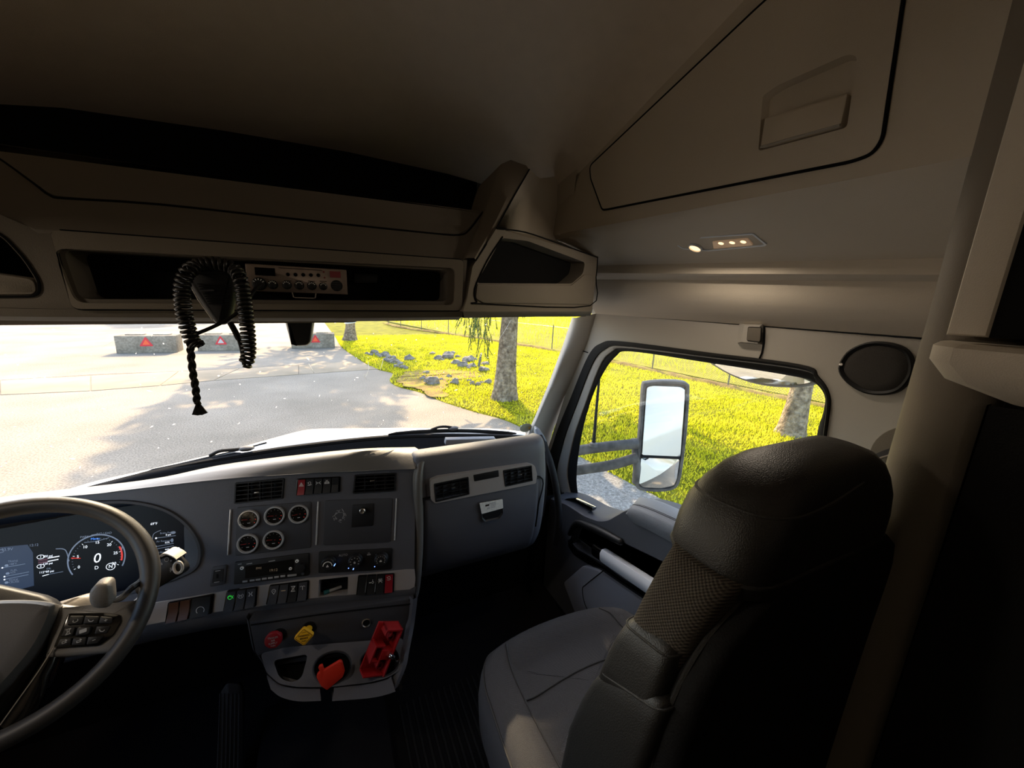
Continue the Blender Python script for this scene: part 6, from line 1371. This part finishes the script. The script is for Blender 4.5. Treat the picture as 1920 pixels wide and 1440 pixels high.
# ================================================================ passenger seat
se_ = thing('passenger_seat', (.55, .5, FLOOR), 'dark passenger seat with leather bolsters and grey cloth cushion', 'seat')
def sec(z, x0, x1, yf, yb, rx=.026, n=6, lean=0):
    p = rp([(x0, yb), (x1, yb), (x1, yf), (x0, yf)], min(rx, (yf - yb) * .48), n); return [(a, c, z) for a, c in p]
BK = [(1.50, .288, .80, .36, .238), (1.62, .286, .80, .355, .236), (1.75, .287, .79, .347, .234), (1.88, .289, .78, .334, .23), (1.98, .291, .765, .314, .226), (2.06, .296, .745, .298, .22), (2.12, .304, .725, .287, .214), (2.165, .318, .71, .282, .208), (2.20, .335, .695, .28, .202), (2.225, .352, .685, .279, .196)]
b = MB().loft([sec(*q) for q in BK], True, True, True); bk_ = b.build('backrest', M['cloth2'], se_, ang=0)
HD = [(2.205, .362, .672, .30, .184), (2.225, .360, .674, .302, .182), (2.25, .366, .672, .302, .181), (2.275, .376, .668, .30, .182), (2.298, .392, .66, .294, .186), (2.315, .412, .65, .286, .192), (2.328, .44, .632, .275, .20), (2.336, .475, .608, .262, .212), (2.339, .51, .575, .25, .225)]
hdo = MB().loft([sec(*q, rx=.05) for q in HD], True, True, True).build('headrest', M['leather'], se_, ang=0)
def stitch(pts, nm='stitching', r=.0018): return MB().tube(pts, r, 6).build(nm, M['piping'], se_)
from mathutils.bvhtree import BVHTree
def bvh_of(o): return BVHTree.FromPolygons([v.co.copy() for v in o.data.vertices], [tuple(p.vertices) for p in o.data.polygons])
def wrap(o, prof, nm, r, cx_=.52, cy_=.24):
    t = bvh_of(o); q = []
    for a, z in prof:
        d = Vector((cos(a), sin(a), 0)); h = t.ray_cast(Vector((cx_, cy_, z)) + d * 1.5, -d)[0]
        if h: q.append(h + d * r * .3)
    if len(q) > 2: stitch(q, nm, r)
wrap(hdo, [(pi * (.78 + .9 * k / 40), 2.219 + .004 * sin(pi * k / 40)) for k in range(41)], 'headrest_welt', .0022)
wrap(hdo, [(pi * (.80 + .9 * k / 40), 2.285 + .022 * (k / 40)) for k in range(41)], 'headrest_stitch', .0018)
# shell over the rear of the backrest
BS = [(1.50, .291, .80, .245, .196), (1.75, .290, .79, .243, .192), (1.98, .295, .762, .236, .188), (2.06, .301, .742, .23, .186), (2.12, .316, .722, .225, .184), (2.165, .342, .705, .22, .183), (2.195, .38, .69, .215, .182), (2.215, .43, .66, .21, .183)]
bso = MB().loft([sec(*q, rx=.03) for q in BS], True, True, True).build('back_shell', M['leather_d'], se_, ang=0)
stitch(cr([(x0 + .002, (yf + yb) / 2 + .004, z) for z, x0, x1, yf, yb in BS], 5), 'back_welt', .003)
# leather side bolster wings
def bolster(zs, nm, kz, m='leather'):
    L_ = []
    for z, off, fw, bk, xr in zs:
        i = max(j for j in range(len(BK) - 1) if BK[j][0] <= z); t = (z - BK[i][0]) / (BK[i + 1][0] - BK[i][0]); x0 = BK[i][1] + t * (BK[i + 1][1] - BK[i][1]); yf = BK[i][3] + t * (BK[i + 1][3] - BK[i][3])
        L_.append([(x, y, z + kz * (yf + fw - y)) for x, y in rp([(x0 - off, yf - bk), (x0 + xr, yf - bk), (x0 + xr, yf + fw), (x0 - off, yf + fw)], .016, 5)])
    stitch([Vector(p) for p in L_[2]] + [Vector(L_[2][0])], 'bolster_welt', .0016)
    return MB().loft(L_, True, True, True).build(nm, M[m], se_, ang=0)
bolster([(2.142, -.012, -.02, .05, .03), (2.138, -.004, -.008, .062, .04), (2.125, .002, .000, .07, .045), (2.10, .004, .003, .075, .05), (2.06, .005, .004, .08, .05), (2.0, .005, .004, .08, .05)], 'upper_bolster', .22)
bolster([(2.062, -.008, -.02, .06, .03), (2.056, .0, -.006, .085, .05), (2.04, .004, .002, .095, .06), (2.01, .006, .008, .10, .065), (1.97, .008, .012, .105, .07), (1.90, .009, .016, .11, .07), (1.80, .009, .014, .11, .07), (1.65, .008, .014, .11, .07)], 'lower_bolster', .5)
# cushion
CZ = 1.60
oc_ = [(.30, .36), (.285, .45), (.282, .58), (.29, .68), (.315, .735), (.36, .765), (.47, .785), (.60, .785), (.70, .77), (.765, .735), (.79, .68), (.80, .58), (.80, .45), (.79, .36)]
op2 = [tuple(p) for p in cr(oc_, 4, True)]
def lay(d, z): return [(a, c, z) for a, c in inset(op2, d)]
sideh = lambda a, c: .022 * max(0, min(1, (abs(a - .54) - .16) / .07)) + .018 * max(0, (c - .6) / .17)
L_ = [lay(.02, 1.40), lay(.0, 1.46), lay(-.004, 1.53), lay(0, 1.575), lay(.008, 1.598), lay(.022, 1.612), lay(.05, 1.618), lay(.075, 1.610), lay(.095, 1.603)] + [[(.54 + (a - .54) * k, .575 + (c - .575) * k, z) for a, c, z_ in lay(.095, 0)] for k, z in ((.9, 1.6005), (.7, 1.602), (.45, 1.604), (.2, 1.605), (.02, 1.605))]
co = MB().loft(L_, True, True, True).build('cushion', M['cloth'], se_, ang=0)
bvh = BVHTree.FromPolygons([v.co.copy() for v in co.data.vertices], [tuple(p.vertices) for p in co.data.polygons])
def drape(pts, nm, r):
    q = []
    for p in cr(pts, 8):
        h = bvh.ray_cast(Vector((p[0], p[1], 2.2)), Vector((0, 0, -1)))[0]
        if h: q.append(h + Vector((0, 0, .0012)))
    stitch(q, nm, r)
drape([(.372, .38), (.366, .52), (.366, .62), (.372, .70), (.385, .745)], 'cushion_seam', .0022)
drape([(.708, .38), (.714, .52), (.714, .62), (.708, .70), (.69, .745)], 'cushion_seam', .0022)
drape([(.368, .60), (.54, .612), (.712, .60)], 'cushion_seam', .002)
drape([(.288, .37), (.287, .5), (.29, .6), (.298, .68), (.322, .733), (.37, .765), (.47, .782), (.6, .782), (.70, .768), (.76, .735), (.785, .68)], 'cushion_welt', .003)
MB().box(CAB, .33, .76, .3, .72, FLOOR, 1.42, .03).build('seat_base', M['blackm'], se_)
# ================================================================ truck outside: bonnet, wipers, mirrors, aerial
hd_ = thing('bonnet', (.1, 2.4, 1.6), 'white sunlit truck bonnet sloping away below the windscreen', 'bonnet')
hc = [(-160, 945), (-40, 950), (95, 926), (180, 902), (280, 880), (360, 861), (440, 842), (500, 825), (560, 809), (600, 804), (700, 803), (760, 802), (800, 803), (860, 803), (930, 804), (985, 810)]
cr_ = cr([ony(1.80, *p) for p in hc], 4)
bc = cr([ony(1.68, u, v + dv) for (u, v), dv in zip(hc, (20, 18, 22, 21, 20, 22, 26, 30, 34, 32, 22, 20, 20, 20, 22, 22))], 4)
rows = [[p + Vector((0, -.03, -.05)) for p in bc], bc, [p.lerp(q, .6) + Vector((0, 0, .008)) for p, q in zip(bc, cr_)], cr_, [Vector((p.x * 1.0, p.y + .25, p.z - .13)) for p in cr_], [Vector((p.x * .98, p.y + .8, p.z - .42)) for p in cr_], [Vector((p.x * .9, p.y + 1.2, p.z - .75)) for p in cr_]]
MB().loft(rows).build('panel', M['paint'], hd_, ang=60)
b = MB(); sl_ = cr([ony(1.765, u, v) for u, v in [(100, 930), (280, 884), (440, 846), (500, 830)]], 5); b.tube(sl_, .004, 6); b.build('rear_seam', M['rubber'], hd_)
def wiper(pts_arm, blade, hubp, lab):
    o = thing('wiper', ony(1.66, *hubp), lab, 'wiper')
    MB().tube(cr([ony(1.665, *p) for p in pts_arm], 5), .006, 7).build('arm', M['rubber'], o)
    b = MB(); q = cr([ony(y, u, v) for (u, v), y in zip(blade, (1.655, 1.665, 1.67, 1.655))], 5); b.tube(q, [.004] + [.010] * (len(q) - 2) + [.004], 8, flat=.5); b.build('blade', M['black'], o)
    MB().ball(ony(1.665, *hubp), .017, 8, 1.6, 1, .6).build('pivot', M['mirr_h'], o)
wiper([(393, 855), (412, 846), (440, 843), (470, 840)], [(273, 887), (340, 873), (400, 861), (452, 850)], (462, 841), 'grey windscreen wiper parked on the driver side')
wiper([(808, 806), (822, 801), (836, 800), (856, 803)], [(728, 815), (800, 809), (880, 808), (968, 813)], (850, 803), 'black windscreen wiper parked on the passenger side')
# ---- big side mirror
sm_ = thing('side_mirror', (1.5, 1.35, 2.0), 'tall dusty side mirror with two glasses outside the passenger window', 'mirror')
MY = 1.36
MF = Fr(ony(MY, 1240, 815), (cos(.60), -sin(.60), 0), (.0, .0, 1))
mo_ = [tuple(p) for p in cr(MF.P([(1204, 722), (1212, 716), (1240, 713), (1275, 714), (1290, 719), (1293, 732), (1289, 800), (1281, 870), (1274, 905), (1262, 918), (1236, 922), (1204, 920), (1192, 912), (1191, 895), (1196, 830), (1201, 760)]), 4, True)]
b = MB().loft([[MF.w(a, c, -.085) for a, c in inset(mo_, .05)], [MF.w(a, c, -.07) for a, c in inset(mo_, .02)], [MF.w(a, c, -.03) for a, c in mo_], [MF.w(a, c, 0) for a, c in mo_], [MF.w(a, c, .008) for a, c in inset(mo_, .005)], [MF.w(a, c, .008) for a, c in inset(mo_, .016)], [MF.w(a, c, -.006) for a, c in inset(mo_, .02)]], True, True, True); b.build('housing', M['mirr_h'], sm_, ang=50)
g1_ = rp(MF.P([(1212, 726), (1222, 723), (1275, 725), (1284, 730), (1284, 745), (1276, 854), (1274, 856), (1203, 853)]), .012)
MG = Fr(MF.w(0, 0, 0), MF.U, MF.V); b = MB().prism(MG, g1_, -.006, .004, .002); b.build('main_glass', M['mirror'], sm_, ang=3)
g2_ = rp(MF.P([(1202, 858), (1274, 861), (1270, 900), (1264, 911), (1240, 916), (1206, 914), (1198, 906)]), .012)
cen = Vector(MF.uv(1236, 887)); b = MB(); L_ = []
for k in (1, .8, .6, .4, .2, .02): L_.append([MF.w(cen.x + (a - cen.x) * k, cen.y + (c - cen.y) * k, .002 + .016 * (1 - k * k)) for a, c in g2_])
b.loft(L_, True, False, True); b.build('convex_glass', M['mirror'], sm_, ang=0)
b = MB(); q0, q1 = MF.px(1201, 855.5, .005), MF.px(1276, 858.5, .005); b.tube([q0, q1], .006, 6); b.build('glass_divider', M['rubber'], sm_)
for pts in ([(1060, 850), (1095, 843), (1150, 836), (1196, 832)], [(1060, 885), (1095, 880), (1150, 871), (1194, 858)]):
    q = cr([ony(y, u, v) for (u, v), y in zip(pts, (1.60, 1.54, 1.46, 1.41))], 5); MB().tube(q, .028, 12, flat=.7).build('arm', M['mirr_h'], sm_)
sp2 = MB(); sp2.tube([ony(1.46, 1190, 822), ony(1.41, 1194, 880), ony(1.42, 1192, 905)], .02, 10); sp2.build('arm_bracket', M['mirr_h'], sm_)
an = thing('aerial', ony(1.5, 1113, 830), 'thin dark whip aerial standing on the mirror arm', 'aerial')
MB().tube([ony(1.5, 1113, 833), ony(1.5, 1114, 820), ony(1.5, 1118, 770), ony(1.5, 1123, 715), ony(1.5, 1132, 600)], [.010, .0085, .007, .006, .004], 8).build('rod', M['rubber'], an); MB().lathe(Fr(ony(1.5, 1113, 833), (1, 0, 0), (0, 1, 0)), [(.022, -.01), (.02, .006), (.011, .012)], 14).build('base', M['mirr_h'], an)
# ---- look-down mirror above the side window
lm = thing('look_down_mirror', onx(1.3, 1435, 700), 'shallow silver look-down mirror outside the top of the side window', 'mirror')
LF = Fr(onx(1.32, 1435, 695), (0, -1, 0), (.25, 0, 1)); lp_ = [tuple(p) for p in cr(LF.P([(1330, 676), (1345, 690), (1375, 706), (1415, 719), (1460, 725), (1505, 724), (1532, 716), (1548, 690), (1540, 640), (1440, 620), (1340, 640)]), 4, True)]
cen = Vector(LF.uv(1440, 660)); b = MB(); L_ = [[LF.w(a, c, -.05) for a, c in inset(lp_, .03)], [LF.w(a, c, -.01) for a, c in lp_]]
for k in (.99, .96): L_.append([LF.w(cen.x + (a - cen.x) * k, cen.y + (c - cen.y) * k, .002) for a, c in lp_])
b.loft(L_, True, True, True); b.build('housing', M['mirr_h'], lm, ang=40)
b = MB(); L_ = []
for k in (.955, .8, .6, .4, .2, .02): L_.append([LF.w(cen.x + (a - cen.x) * k, cen.y + (c - cen.y) * k, .003 + .02 * (1 - k * k)) for a, c in lp_])
b.loft(L_, True, False, True); b.build('glass', M['mirror'], lm, ang=0)
MB().tube([LF.w(cen.x - .05, cen.y + .02, -.03), onx(1.06, 1435, 655)], .012, 8).build('bracket', M['mirr_h'], lm)
